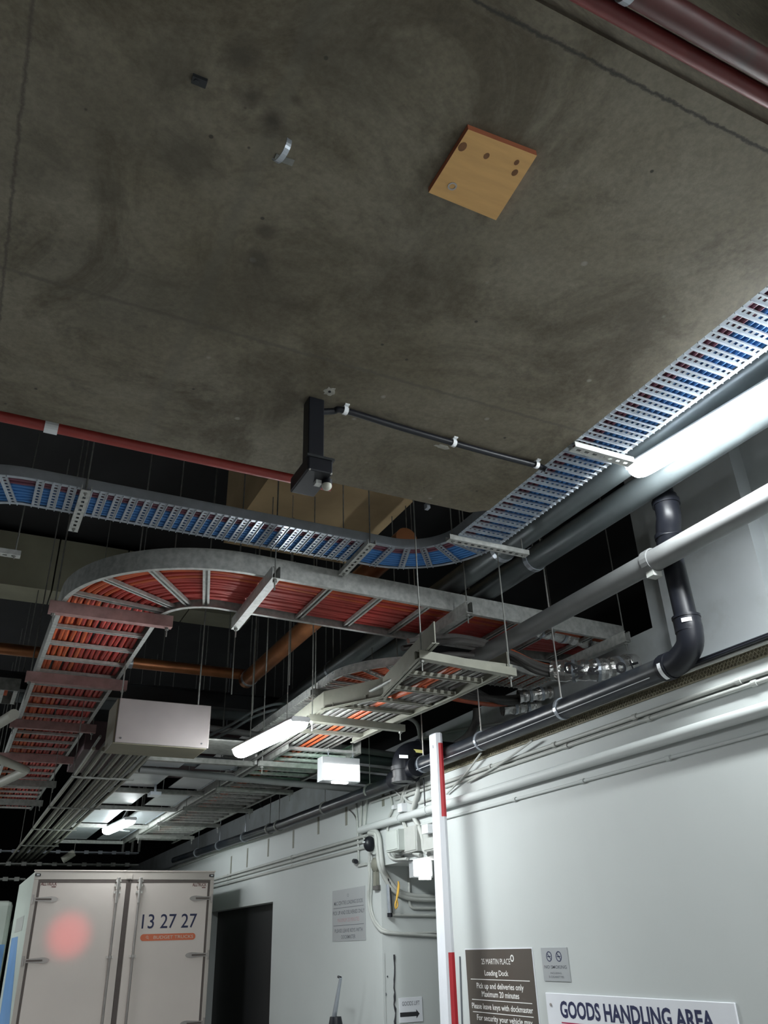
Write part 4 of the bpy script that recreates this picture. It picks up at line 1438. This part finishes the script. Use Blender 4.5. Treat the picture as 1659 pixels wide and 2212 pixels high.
# second, thinner black pipe under the first
tag(MB().tube([(3.32, 1.2, 2.90), (3.32, 4.6, 2.90)], 0.026, 16).build('thin_drain_pipe', 'blackpipe', smooth=True), 'thinner black pipe lying right below the black drain pipe', 'pipe')
for k, (a, b) in enumerate((((1160, 1572), (1235, 1523)), ((965, 1715), (1040, 1625)), ((1010, 1690), (1150, 1600)))):
    p, q = W_(*a, .02), W_(*b, .06)
    cable(('pale loose cable slanting across the mesh strip', 'grey loose cable slanting down to the boom arm', 'second loose pale cable slanting below the drain pipe')[k], spline([p, p.lerp(q, .5)+Vector((0, 0, -.015)), q]), 0.007, 'conduitpaint', None, 'loose_cable')

# grey vertical strips on the wall below the far pipe
for i, (px, py, hh) in enumerate(((500, 1855, 40), (535, 1838, 35), (580, 1818, 32), (634, 1800, 32), (688, 1770, 32), (748, 1745, 38), (827, 1702, 40))):
    c = W_(px, py, .001)
    c2 = W_(px, py+hh, .001)
    tag(MB().box(WX-.003, WX, c.y-.022, c.y+.022, c2.z, c.z+.03).build('wall_strip', 'galv_cream'), 'short grey vertical strip on the far wall below the drain pipe', 'strip', 'grey strips below the drain pipe')
t = thing('wall_bracket', 'black triangular bracket on the upper wall under the long ladder', 'bracket', PX(4.1, 560, 1725))
p1, p2, p3 = PX(4.12, 552, 1718), PX(4.12, 566, 1742), PX(4.12, 566, 1715)
MB().beam(p1, p2, 0.03, 0.03).beam(p3, p2, 0.03, 0.02).beam(p1, p3, 0.03, 0.02).build('angle', 'blacksteel', t)

# boxes and devices around the lift opening


def wall_box(name, label, cat, px0, py0, px1, py1, depth, m, base=0.0, door=None):
    """box on the lower wall face; px0,py0 = far top corner, px1,py1 = near bottom corner"""
    a, b = W_(px0, py0, depth+base), W_(px1, py1, depth+base)
    t = thing(name, label, cat, ((WX-depth/2-base), (a.y+b.y)/2, b.z))
    MB().box(WX-depth-base, WX-base, b.y, a.y, b.z, a.z).build('body', m, t, bevel=0.004)
    if door:
        MB().box(WX-depth-base-.006, WX-depth-base, b.y+.01, a.y-.01, b.z+.01, a.z-.01).build('lid', door, t, bevel=0.003)
    return t, a, b


t, a, b = wall_box('meter_box', 'square pale box on the wall between the black dome and the round junction', 'electrical box', 833, 1797, 861, 1836, 0.12, 'boxpaint', door='boxpaint')
MB().box(WX-.08, WX-.06, a.y, a.y+.03, (a.z+b.z)/2-.01, (a.z+b.z)/2+.01).build('latch', 'white', t)
wall_box('wide_cabinet', 'wide flat painted cabinet right of the square meter box', 'electrical box', 866, 1790, 901, 1838, 0.06, 'conduitpaint', door='conduitpaint')
wall_box('switch_cabinet', 'painted cabinet beside the boom arm above the lit square lamp', 'electrical box', 913, 1795, 944, 1835, 0.08, 'conduitpaint', door='conduitpaint')
wall_box('cube_box', 'small white cube box among the conduits below the black junction', 'electrical box', 858, 1737, 868, 1753, 0.05, 'white')
wall_box('switch_box', 'small white square box beside the boom arm', 'electrical box', 910, 1783, 924, 1799, 0.06, 'white', base=0.08)
wall_box('conduit_joint', 'tiny pale coupling box on the conduits left of the white cube', 'electrical box', 845, 1740, 851, 1747, 0.03, 'white')
c = W_(887, 1810, .03)
t = thing('round_junction', 'round painted junction box under the tangle of conduits', 'electrical box', c)
MB().ring(c, (1, 0, 0), 0, 0.055, 0.05, 20).build('body', 'conduitpaint', t)
MB().ring((c.x-.027, c.y, c.z), (1, 0, 0), 0, 0.006, 0.004, 8).build('screw', 'blacksteel', t)
MB().tube([(c.x, c.y, c.z-.04), (c.x, c.y, c.z-.11)], 0.025, 12).build('spout', 'conduitpaint', t, smooth=True)
c = W_(803, 1823, .04)
t = thing('dome_camera', 'small black dome on a pale round base beside the meter box', 'security camera', c)
MB().ring((WX-.015, c.y-.02, c.z), (1, 0, 0), 0, 0.085, 0.03, 24).build('base', 'boxpaint', t)
MB().sphere((WX-.06, c.y, c.z+.0), 0.055, 16, (1, .8, 1.15)).build('dome', 'black', t, smooth=True)
for dy in (-.012, .014):
    MB().sphere((WX-.112, c.y+dy, c.z+.012), 0.007, 8).build('reflector', 'white', t)
c = W_(812, 1888, .02)
t = thing('old_bell', 'worn dusty metal bell with a dangling fitting on the wall corner', 'alarm bell', c)
MB().sphere((c.x, c.y, c.z+.07), 0.06, 14, (.6, 1, 1)).build('bell_dome', 'galv_cream', t, smooth=True)
MB().beam((c.x, c.y, c.z+.03), (c.x, c.y, c.z-.09), 0.05, 0.03, up=(1, 0, 0)).build('stem', 'galv_cream', t)
MB().box(c.x-.01, c.x+.015, c.y-.045, c.y+.045, c.z-.12, c.z-.085).build('foot', 'sheath', t)
c = F_(838, 1905, .03)
d = F_(842, 1972, .03)
t = thing('door_closer', 'slim metal rod with black ends hanging at the recess edge left of the yellow rope', 'rod', d)
MB().tube([c, d], 0.016, 12).build('tube', 'galv_bright', t, smooth=True)
MB().tube([d, d+Vector((0, 0, -.03))], 0.021, 12).build('end_cap', 'black', t, smooth=True)
MB().tube([c+Vector((.012, -.012, 0)), d+Vector((.018, -.012, 0))], 0.004, 6).build('dark_line', 'black', t)
MB().tube([c+Vector((0, 0, .03)), c+Vector((0, 0, -.01))], 0.014, 10).build('end_cap', 'black', t, smooth=True)
pts = spline([F_(861, 1905, .07), F_(859, 1925, .08), F_(857, 1940, .08), F_(859, 1955, .08), F_(855, 1962, .08), F_(854, 1952, .08), F_(859, 1935, .085), F_(862, 1915, .085), F_(860, 1904, .075)])
tag(MB().tube(pts, 0.007, 8).build('yellow_rope', 'yellow', smooth=True), 'yellow rope knotted over the sweeping conduits in the recess', 'rope')
tag(MB().tube([W_(765, 1860, .02), W_(769, 1861, .05)], 0.02, 10).build('floodlight_sensor', 'black', smooth=True), 'small black sensor on the far wall left of the conduits', 'sensor')
tag(MB().beam(W_(774, 1870, .01), W_(792, 1866, .01), 0.02, 0.02).build('wall_bar', 'conduitpaint'), 'short painted bar on the far wall under the thin conduits', 'bar')

# lit square lamp in the opening
YL = 6.0
c0, c1 = PY(YL, 892, 1857), PY(YL, 933, 1892)
t = thing('square_lamp', 'small lit square lamp hanging in the lift opening beside the boom arm', 'light', ((c0.x+c1.x)/2, YL+.03, c1.z))
MB().box(c0.x, c1.x+.012, YL, YL+.07, c1.z-.01, c0.z+.012).build('housing', 'signgrey', t)
MB().box(c0.x+.003, c1.x-.003, YL-.006, YL-.0005, c1.z, c0.z-.01).build('lit_face', 'exitface', t)
MB().box(c0.x+.06, c1.x-.01, YL-.004, YL+.03, c1.z-.026, c1.z-.013).build('lower_strip', 'exitface', t)
MB().box(c0.x+.02, c0.x+.1, YL+.01, YL+.05, c0.z+.012, c0.z+.05).build('mount', 'conduitpaint', t)

# hanging lit exit box
YE = 6.0
c0, c1 = PY(YE, 697, 1650), PY(YE, 777, 1688)
zt_ = PY(YE, 740, 1636).z
t = thing('exit_sign', 'lit white box sign hanging on two chains left of the black junction', 'lit sign', ((c0.x+c1.x)/2, YE+.05, c1.z))
MB().box(c0.x-.005, c1.x+.005, YE, YE+.10, c1.z-.008, zt_).build('housing', 'signgrey', t, bevel=0.004)
MB().box(c0.x+.010, c1.x-.002, YE-.005, YE-.0005, c1.z+.004, zt_-.055).build('lit_face', 'exitface', t)
MB().box(c0.x+.09, c1.x-.10, YE+.0, YE+.04, c1.z-.020, c1.z-.009).build('lower_strip', 'exitface', t)
MB().box(c0.x, c1.x, YE+.1003, YE+.106, c1.z+.01, zt_-.04).build('green_face', 'exitgreen', t)
for px in (709, 762):
    c = PY(YE+.05, px, 1638)
    ch = MB()
    z_ = zt_
    k = 0
    while z_ < 3.0+.05:
        ch.ring((c.x, YE+.05, z_+.010), (1, 0, 0) if k % 2 else (0, 1, 0), 0.007, 0.010, 0.004, 8)
        z_ += 0.017
        k += 1
    ch.build('chain', 'galv_bright', t)
    MB().tube([(c.x, YE+.05, 3.05), (c.x, YE+.05, 3.4)], 0.003, 6).build('hanging_wire', 'galv', t)

# ------------------------------------------------------------------ boom arm
YB = 5.15
tl, tr = PY(YB, 934, 1586), PY(YB, 951, 1586)
bl_, br_ = PY(YB, 960, 2212), PY(YB, 987, 2212)
zf = 0.9


def boomx(z, right=False):
    a, b = (tr, br_) if right else (tl, bl_)
    f = (tl.z-z)/(tl.z-bl_.z)
    return a.x+(b.x-a.x)*f


t = thing('boom_arm', 'raised white boom gate arm with red reflective bands in front of the wall', 'boom gate', (boomx(0.95)+.03, YB, 0))
prof = []
vv, ff = [], []
lv = [tl.z+.004, tl.z-.006, 2.2, 1.6, zf]
for z_ in lv:
    a, b = boomx(z_), boomx(z_, True)
    w_ = (b-a)*(0.9 if z_ == lv[0] else 1)
    m0 = (a+b)/2
    dp = 0.05
    sh = [(-.5, .0), (-.38, -.35), (.05, -.5), (.34, -.42), (.5, -.1), (.5, .5), (-.5, .5)]
    vv += [(m0+u*w_, YB+v*dp*2, z_) for u, v in sh]
n = 7
for k in range(len(lv)-1):
    for i in range(n):
        j = (i+1) % n
        ff.append((k*n+i, k*n+j, (k+1)*n+j, (k+1)*n+i))
ff += [tuple(range(n)), tuple(range((len(lv)-1)*n, len(lv)*n))]
MB().add(vv, ff).build('arm', 'whitemetal', t)
for (ya, yb) in ((1608, 1766), (2058, 2260)):
    za_, zb_ = PY(YB, 950, ya).z, max(zf+.01, PY(YB, 965, yb).z)
    q = []
    for z_ in (za_, zb_):
        a, b = boomx(z_), boomx(z_, True)
        m0, w_ = (a+b)/2, (b-a)
        q.append([(m0+u*w_, YB+v*.1-.0015, z_) for u, v in ((-.2, -.425), (.05, -.505), (.345, -.42), (.505, -.1))])
    MB().add(q[0]+q[1], [(0, 1, 5, 4), (1, 2, 6, 5), (2, 3, 7, 6)]).build('red_band', 'redfilm', t)
MB().box(boomx(zf)-.1, boomx(zf, True)+.06, YB-.15, YB+.15, 0, 1.0).build('base_cabinet', 'whitemetal', t, bevel=0.02)
MB().tube([(boomx(2.95)-.004, YB, 2.955), (boomx(2.95)-.004, YB, 2.935)], 0.006, 8).build('bolt', 'white', t)
# thin black rod beside it on the wall
conduit('thin black wire hanging down the white wall right of the boom arm', [W_(964, 1828, .006), W_(966, 1870, .006), W_(969, 1905, .006), W_(972, 1960, .006), W_(975, 2050, .006), W_(985, 2212, .006)], 0.004, 'black')
conduit('short thin dark trunking on the wall left of the brown sign', [W_(993, 2066, .006), W_(998, 2212, .006)], 0.005, 'inkgrey', sm=1)

# pole with black base far left of the recess
a, b = PX(3.0, 736, 2112), PX(3.0, 722, 2196)
t = thing('barrier_hook', 'thin silver hooked rod rising from a black holder against the far wall', 'rod', (3.0, b.y, 0.6))
MB().tube([b, a], [0.02, 0.012], 12).build('rod', 'galv_bright', t, smooth=True)
MB().tube([a, a+Vector((0, .05, .006))], 0.01, 8).build('hook', 'black', t, smooth=True)
c = PX(3.0, 725, 2196)
MB().tube([c, (c.x, c.y, 1.12), (c.x, c.y, 0.6)], [0.045, 0.062, 0.06], 16).build('holder', 'black', t, smooth=True)
tag(t, cat='rod')

# ------------------------------------------------------------------ signs


def wall_sign(name, label, tlp, brp, m, th=0.004, edge=None):
    a, b = W_(*tlp, th), W_(*brp, th)
    t = thing(name, label, 'sign', (WX, (a.y+b.y)/2, b.z))
    MB().box(WX-th, WX, b.y, a.y, b.z, a.z).build('panel', m, t)
    return t, a, b


def row(t, body, m, a, b, f, wfrac, hfrac, th=0.0045, cx=0.5, stroke=0.0):
    W0, H0 = a.y-b.y, a.z-b.z
    return text(body, m, t, (WX-th, a.y-W0*cx, a.z-H0*f), W0*wfrac, H0*hfrac, stroke=stroke)


def rule(t, m, a, b, f, x0=0.04, x1=0.96, th=0.0048, lw_=0.004):
    W0, H0 = a.y-b.y, a.z-b.z
    MB().box(WX-th, WX-th+.0006, a.y-W0*x1, a.y-W0*x0, a.z-H0*f-lw_/2, a.z-H0*f+lw_/2).build('rule_line', m, t)


t, a, b = wall_sign('parking_sign', 'faded grey loading dock notice on the far wall left of the conduits', (718, 1925), (790, 2031), 'signgrey')
row(t, 'O', 'inkgrey', a, b, 0.13, 0.05, 0.06)
row(t, 'MLC CENTRE LOADING DOCK', 'inkgrey', a, b, 0.265, 0.88, 0.075, stroke=.01)
rule(t, 'inkgrey', a, b, 0.36)
row(t, 'PICK UP AND DELIVERIES ONLY', 'inkgrey', a, b, 0.455, 0.96, 0.075, stroke=.01)
row(t, 'MAXIMUM 20 MINUTES', 'inkpink', a, b, 0.60, 0.66, 0.075)
rule(t, 'inkgrey', a, b, 0.70)
row(t, 'PLEASE LEAVE KEYS WITH', 'inkgrey', a, b, 0.80, 0.84, 0.07, stroke=.01)
row(t, 'DOCKMASTER', 'inkgrey', a, b, 0.92, 0.42, 0.07, stroke=.01)

a = W_(1005, 2050, .004)
b = W_(1148, 2051, .004)
a = Vector((a.x, a.y, (a.z+b.z)/2))
b = Vector((b.x, b.y, a.z-0.95))
t = thing('dock_sign', 'dark brown loading dock sign with white lettering on the white wall', 'sign', (WX, (a.y+b.y)/2, b.z))
MB().box(WX-.006, WX-.001, b.y, a.y, b.z, a.z).build('panel', 'signbrown', t)
MB().box(WX-.004, WX, b.y-.006, a.y+.006, b.z-.006, a.z+.006).build('white_edge', 'signwhite', t)


def row2(body, py, px0, px1, hpx, m='inkwhite', stroke=0.0):
    p, q = W_(px0, py, .0068), W_(px1, py, .0068)
    zc = (p.z+q.z)/2
    hh = abs(W_(px0, py-hpx/2, .0068).z-W_(px0, py+hpx/2, .0068).z)
    return text(body, m, t, (WX-.0068, (p.y+q.y)/2, zc), abs(p.y-q.y), hh, stroke=stroke)


row2('25 MARTIN PLACE', 2077, 1040, 1102, 12)
c = W_(1106, 2070, .0068)
MB().ring(c, (1, 0, 0), 0.012, 0.019, 0.001, 20).build('logo_ring', 'inkwhite', t)
row2('Loading Dock', 2104, 1047, 1098, 15, stroke=.012)
row2('Pick up and deliveries only', 2133, 1030, 1131, 16, stroke=.012)
row2('Maximum 20 minutes', 2149, 1041, 1121, 13, stroke=.012)
row2('Please leave keys with dockmaster', 2179, 1020, 1151, 16, stroke=.012)
row2('For security your vehicle may', 2205, 1031, 1150, 16, stroke=.012)
for py, x0, x1 in ((2117, 1017, 1144), (2163, 1020, 1149), (2191, 1022, 1152)):
    p, q = W_(x0, py, .0068), W_(x1, py, .0068)
    zc = (p.z+q.z)/2
    MB().box(WX-.0068, WX-.006, q.y, p.y, zc-.002, zc+.002).build('rule_line', 'inkwhite', t)

a, b = W_(1168, 2047, .004), W_(1232, 2121, .004)
b = Vector((b.x, W_(1224, 2047, .004).y, b.z))
t = thing('no_smoking_sign', 'small silver no smoking sign right of the brown dock sign', 'sign', (WX, (a.y+b.y)/2, b.z))
MB().box(WX-.005, WX, b.y, a.y, b.z, a.z).build('panel', 'signgrey', t, bevel=0.001)
W0, H0 = a.y-b.y, a.z-b.z
for cx_ in (0.30, 0.67):
    c = Vector((WX-.0056, a.y-W0*cx_, a.z-H0*.27))
    r = H0*.155
    MB().ring(c, (1, 0, 0), r*.82, r, 0.0008, 24).beam(c+Vector((0, r*.6, r*.6)), c+Vector((0, -r*.6, -r*.6)), .0008, r*.16, up=(0, 1, -1)).beam(c+Vector((0, r*.6, -.0*r)), c+Vector((0, -r*.55, 0)), .0008, r*.18).build('prohibition_symbol', 'ink', t)
row(t, 'NO SMOKING', 'inkgrey', a, b, 0.58, 0.84, 0.10, th=.0056, stroke=.01)
row(t, 'INCLUDING', 'inkgrey', a, b, 0.76, 0.42, 0.055, th=.0056)
row(t, 'E-CIGARETTES', 'inkgrey', a, b, 0.87, 0.56, 0.06, th=.0056)

a = W_(1178, 2144, .01)
b = W_(1585, 2162, .01)
b = Vector((b.x, b.y, a.z-0.42))
t = thing('goods_sign', 'large white goods handling area sign at the bottom right', 'sign', (WX, (a.y+b.y)/2, b.z))
MB().box(WX-.012, WX-.001, b.y, a.y, b.z, a.z).build('panel', 'signwhite', t, bevel=0.003)
p, q = W_(1210, 2180, .0128), W_(1541, 2196, .0128)
text('GOODS HANDLING AREA', 'ink', t, (WX-.0128, (p.y+q.y)/2, a.z-0.076), abs(p.y-q.y), 0.082, stroke=.03)
MB().box(WX-.0128, WX-.012, q.y, p.y, a.z-.142, a.z-.136).build('rule_line', 'inkred', t)
c = W_(1190, 2170, .014)
MB().tube([(c.x, c.y, c.z), (c.x-.004, c.y, c.z)], 0.008, 8).build('screw', 'hinge', t)

# goods lift arrow sign on the recess face
a, b = PY(6.535, 862, 2156), PY(6.535, 914, 2206)
t = thing('lift_sign', 'small white goods lift sign with a black arrow on the recess wall', 'sign', ((a.x+b.x)/2, 6.54, b.z))
MB().box(a.x, b.x, 6.535, 6.54, b.z, a.z).build('panel', 'signwhite', t)
text('GOODS LIFT', 'inkgrey', t, ((a.x+b.x)/2, 6.5342, a.z-(a.z-b.z)*.24), (b.x-a.x)*.76, (a.z-b.z)*.17, face='end')
W0, H0 = b.x-a.x, a.z-b.z
zc = a.z-H0*.68
MB().poly([(a.x+W0*.02, 6.5342, zc+H0*.09), (a.x+W0*.72, 6.5342, zc+H0*.09), (a.x+W0*.72, 6.5342, zc+H0*.18), (a.x+W0*.86, 6.5342, zc), (a.x+W0*.72, 6.5342, zc-H0*.18), (a.x+W0*.72, 6.5342, zc-H0*.09), (a.x+W0*.02, 6.5342, zc-H0*.09)], (0, .0004, 0)).build('arrow', 'inkblack', t)
# jagged sealant seam and chips on the recess face
pts = []
for i in range(22):
    py = 2062+i*9
    px = 852+random.uniform(-1.2, 1.2)+(2 if i > 12 else 0)
    pts.append(F_(px, py, .004))
tag(MB().tube(pts, [random.uniform(.004, .010) for _ in pts], 6).build('sealant_seam', 'inkblack'), 'ragged dark vertical seam on the recess wall beside the lift sign', 'seam')
for px, py, r in ((837, 2109, .006), (832, 2148, .014), (837, 2110, .005)):
    c = F_(px, py, .002)
    tag(MB().ring(c, (0, 1, 0), 0, r, .003, 8).build('paint_chip', 'inkgrey'), 'dark paint chip on the corner of the recess', 'mark', 'paint chips at the recess corner')

# ------------------------------------------------------------------ truck
YT = 10.3
t = thing('truck', 'white box truck seen from behind with closed rear doors', 'truck', (1.83, YT, 0))
xL, xR = 0.845, 2.835
zT = 2.515
MB().box(xL, xR, YT+.02, YT+2.05, 0.75, zT).build('cargo_box', 'truckside', t, bevel=0.01)
MB().box(xL+.05, xR-.05, YT+.2, YT+6.0, 0.45, 0.75).build('chassis', 'blacksteel', t)
MB().box(xL+.1, xR-.1, YT+2.3, YT+4.1, 0.55, 2.2).build('cab', 'truckside', t, bevel=0.08)
for xx in (xL+.2, xR-.2):
    for yy in (YT+.8, YT+3.4):
        MB().ring((xx, yy, .38), (1, 0, 0), 0.12, 0.38, 0.24, 28).ring((xx, yy, .38), (1, 0, 0), 0, 0.2, 0.16, 20).build('wheel', 'black', t)
fr = MB()
fr.box(xL, xR, YT-.02, YT+.02, 2.43, zT)
fr.box(xL, xL+.045, YT-.02, YT+.02, 0.75, 2.43)
fr.box(xR-.045, xR, YT-.02, YT+.02, 0.75, 2.43)
fr.box(xL, xR, YT-.02, YT+.02, 0.66, 0.75)
fr.build('rear_frame', 'truckframe', t, bevel=0.004)
MB().box(xL-.01, xR+.01, YT-.03, YT+.03, zT, zT+.012).build('roof_lip', 'truck', t)
XM = PY(YT, 272, 1960).x
for (x0, x1, nm) in ((xL+.045, XM-.004, 'left'), (XM+.004, xR-.045, 'right')):
    dr = MB().box(x0+.022, x1-.022, YT-.015, YT+.01, 0.79, 2.40).build('door', 'truck', t, bevel=0.006)
    sl_ = MB()
    sl_.box(x0, x1, YT-.018, YT, 2.40, 2.428).box(x0, x1, YT-.018, YT, 0.76, 0.788)
    sl_.box(x0, x0+.020, YT-.018, YT, 0.788, 2.40).box(x1-.020, x1, YT-.018, YT, 0.788, 2.40)
    s_ = sl_.build('rubber_seal', 'seal', t)
    # lock rod
    xr_ = PY(YT, 248, 1960).x if nm == 'left' else PY(YT, 296, 1960).x
    rd = MB().tube([(xr_, YT-.045, 0.8), (xr_, YT-.045, 2.44)], 0.013, 12).build('lock_rod', 'hinge', t, smooth=True)
    for z_ in (1.02, 1.665, 2.30, 2.37):
        MB().box(xr_-.035, xr_+.035, YT-.04, YT-.016, z_-.012, z_+.012).tube([(xr_, YT-.045, z_-.014), (xr_, YT-.045, z_+.014)], 0.02, 12).build('rod_guide', 'steel', t)
    MB().tube([(xr_, YT-.05, 2.33), (xr_, YT-.05, 2.45)], 0.021, 12).tube([(xr_, YT-.05, 2.19), (xr_, YT-.05, 2.33)], 0.017, 12).box(xr_-.03, xr_+.03, YT-.06, YT-.02, 2.405, 2.425).build('cam_lock', 'steel', t, bevel=0.002)
    # hinges
    for z_ in (2.235, 1.655, 1.0):
        xo = x0-.03 if nm == 'left' else x1+.03
        sg_ = 1 if nm == 'left' else -1
        pts = []
        Lh = 0.26
        for i in range(9):
            a_ = -math.pi/2+math.pi*i/8
            pts.append((xo+sg_*(Lh-.07+.07*math.cos(a_)), YT-.024, z_+.028*math.sin(a_)))
        pts += [(xo+sg_*.06, YT-.024, z_+.018), (xo, YT-.024, z_+.018), (xo, YT-.024, z_-.018), (xo+sg_*.06, YT-.024, z_-.018)]
        h_ = MB().poly(pts, (0, .008, 0)).tube([(xo, YT-.03, z_-.045), (xo, YT-.03, z_+.045)], 0.012, 10).build('hinge', 'hinge', t)
        MB().beam((xo+sg_*.03, YT-.028, z_), (xo+sg_*.19, YT-.028, z_), 0.006, 0.016).build('groove', 'seal', h_)
MB().box(XM-.008, XM+.008, YT-.022, YT-.015, 0.79, 2.40).build('centre_gasket', 'seal', t)
MB().box(XM-.03, XM+.03, YT-.035, YT-.02, 2.44, 2.475).box(XM+.02, XM+.035, YT-.03, YT-.02, 2.43, 2.49).build('top_catch', 'truckframe', t)
for xx in (xL+.03, xR-.035):
    m_ = MB().box(xx-.028, xx+.028, YT-.034, YT-.021, 2.463, 2.488).build('marker_lamp', 'black', t)
    MB().box(xx-.014, xx+.016, YT-.037, YT-.0345, 2.470, 2.481).build('lamp_lens', 'white', m_)
p, q = PY(YT-.017, 307, 1989), PY(YT-.017, 425, 1990)
text('13 27 27', 'ink', t, ((p.x+q.x)/2, YT-.0162, (p.z+q.z)/2), q.x-p.x, 0.145, face='end', name='phone_number', stroke=.004)
p, q = PY(YT-.016, 303, 2024), PY(YT-.016, 422, 2024)
zc, hw, hh = (p.z+q.z)/2, (q.x-p.x)/2, 0.034
pts = []
for sgn, x_ in ((1, q.x-hh), (-1, p.x+hh)):
    for i in range(9):
        a_ = (-math.pi/2+math.pi*i/8) if sgn > 0 else (math.pi/2+math.pi*i/8)
        pts.append((x_+hh*math.cos(a_), YT-.0165, zc+hh*math.sin(a_)))
st_ = MB().poly(pts, (0, .0008, 0)).build('sticker', 'sticker', t)
text('BUDGET TRUCKS', 'inkpale', t, ((p.x+q.x)/2+.06, YT-.0172, zc), (q.x-p.x)*.72, 0.032, face='end', name='sticker_lettering', stroke=.006)
MB().ring((p.x+.075, YT-.0172, zc+.004), (0, 1, 0), 0.009, 0.013, .0006, 14).beam((p.x+.083, YT-.0172, zc-.006), (p.x+.094, YT-.0172, zc-.016), .0006, .005, up=(1, 0, 1)).build('magnifier_mark', 'inkpale', t)
for px in (106, 431):
    c = PY(YT-.017, px, 1909 if px < 200 else 1911)
    text('ALLTRUCK', 'logo', t, (c.x, YT-.0165, c.z), 0.165, 0.036, face='end', name='maker_lettering', stroke=.02)
    MB().box(c.x+.03, c.x+.075, YT-.017, YT-.0162, c.z-.035, c.z-.026).build('lettering_underline', 'logo', t)
# side graphic
MB().poly([(xL-.002, YT+.1, 1.0), (xL-.002, YT+1.6, 1.0), (xL-.002, YT+1.8, 1.9), (xL-.002, YT+.9, 1.9)], (0.0015, 0, 0)).build('side_graphic', 'bluegraphic', t)
MB().box(xL-.003, xL-.001, YT+.5, YT+1.5, 1.95, 2.1).build('side_panel_label', 'conduitpaint', t)
# second vehicle behind on the left
Y2 = 13.0
p, q = PY(Y2, -60, 1946), PY(Y2, 30, 1946)
t = thing('parked_van', 'pale greenish van partly hidden behind the left side of the truck', 'van', ((p.x+q.x)/2, Y2, 0))
MB().box(p.x-.8, q.x, Y2, Y2+3.5, 0.4, p.z).build('body', 'truckside', t, bevel=0.06)
zz = PY(Y2, 0, 2075).z
MB().box(p.x-.75, q.x-.35, Y2-.015, Y2, 1.1, zz).build('rear_window', 'shutter', t)
MB().box(q.x-.30, q.x-.02, Y2-.012, Y2, .6, PY(Y2, 20, 2040).z).build('blue_stripe', 'bluegraphic', t)
MB().tube(spline([(q.x-.12, Y2-.02, zz+.16), (q.x-.22, Y2-.1, zz+.12), (q.x-.27, Y2-.1, zz)]), 0.015, 8).build('mirror_arm', 'black', t, smooth=True)
for yy in (Y2+.6, Y2+2.8):
    MB().ring((q.x-.1, yy, .34), (1, 0, 0), 0.1, 0.34, 0.2, 24).build('wheel', 'black', t)

# ------------------------------------------------------------------ unseen red lamp, placed and aimed for the red spot on the truck door
t = thing('unseen_signal_lamp', 'unseen red signal lamp on a post right of the photographer, aimed at the truck door', 'signal', (2.42, 0.0, 0))
MB().tube([(2.42, 0, 0), (2.42, 0, 1.7)], 0.03, 12).build('post', 'blacksteel', t, smooth=True)
MB().box(2.33, 2.51, -.12, .0, 1.70, 1.92).build('housing', 'black', t, bevel=0.01)
MB().ring((2.42, 0.004, 1.81), (0, 1, 0), 0, 0.06, 0.008, 24).build('lens', 'redlamp', t)
MB().ring((2.42, 0.05, 1.81), (0, 1, 0), 0.065, 0.07, 0.09, 24, 0, 2*math.pi).build('hood', 'black', t)
sp = D.lights.new('red_spot_beam', 'SPOT')
sp.color = (1.0, 0.03, 0.05)
sp.energy = 1000
sp.spot_size = math.radians(3.2)
sp.spot_blend = 1.0
sp.shadow_soft_size = 0.05
so = D.objects.new('red_spot_beam', sp)
COL.objects.link(so)
so.parent = t
so.location = Vector((2.42, 0.11, 1.81))-WORLD[t.name]
so.rotation_euler = (PY(10.3, 148, 2020)-Vector((2.42, 0.11, 1.81))).to_track_quat('-Z', 'Y').to_euler()
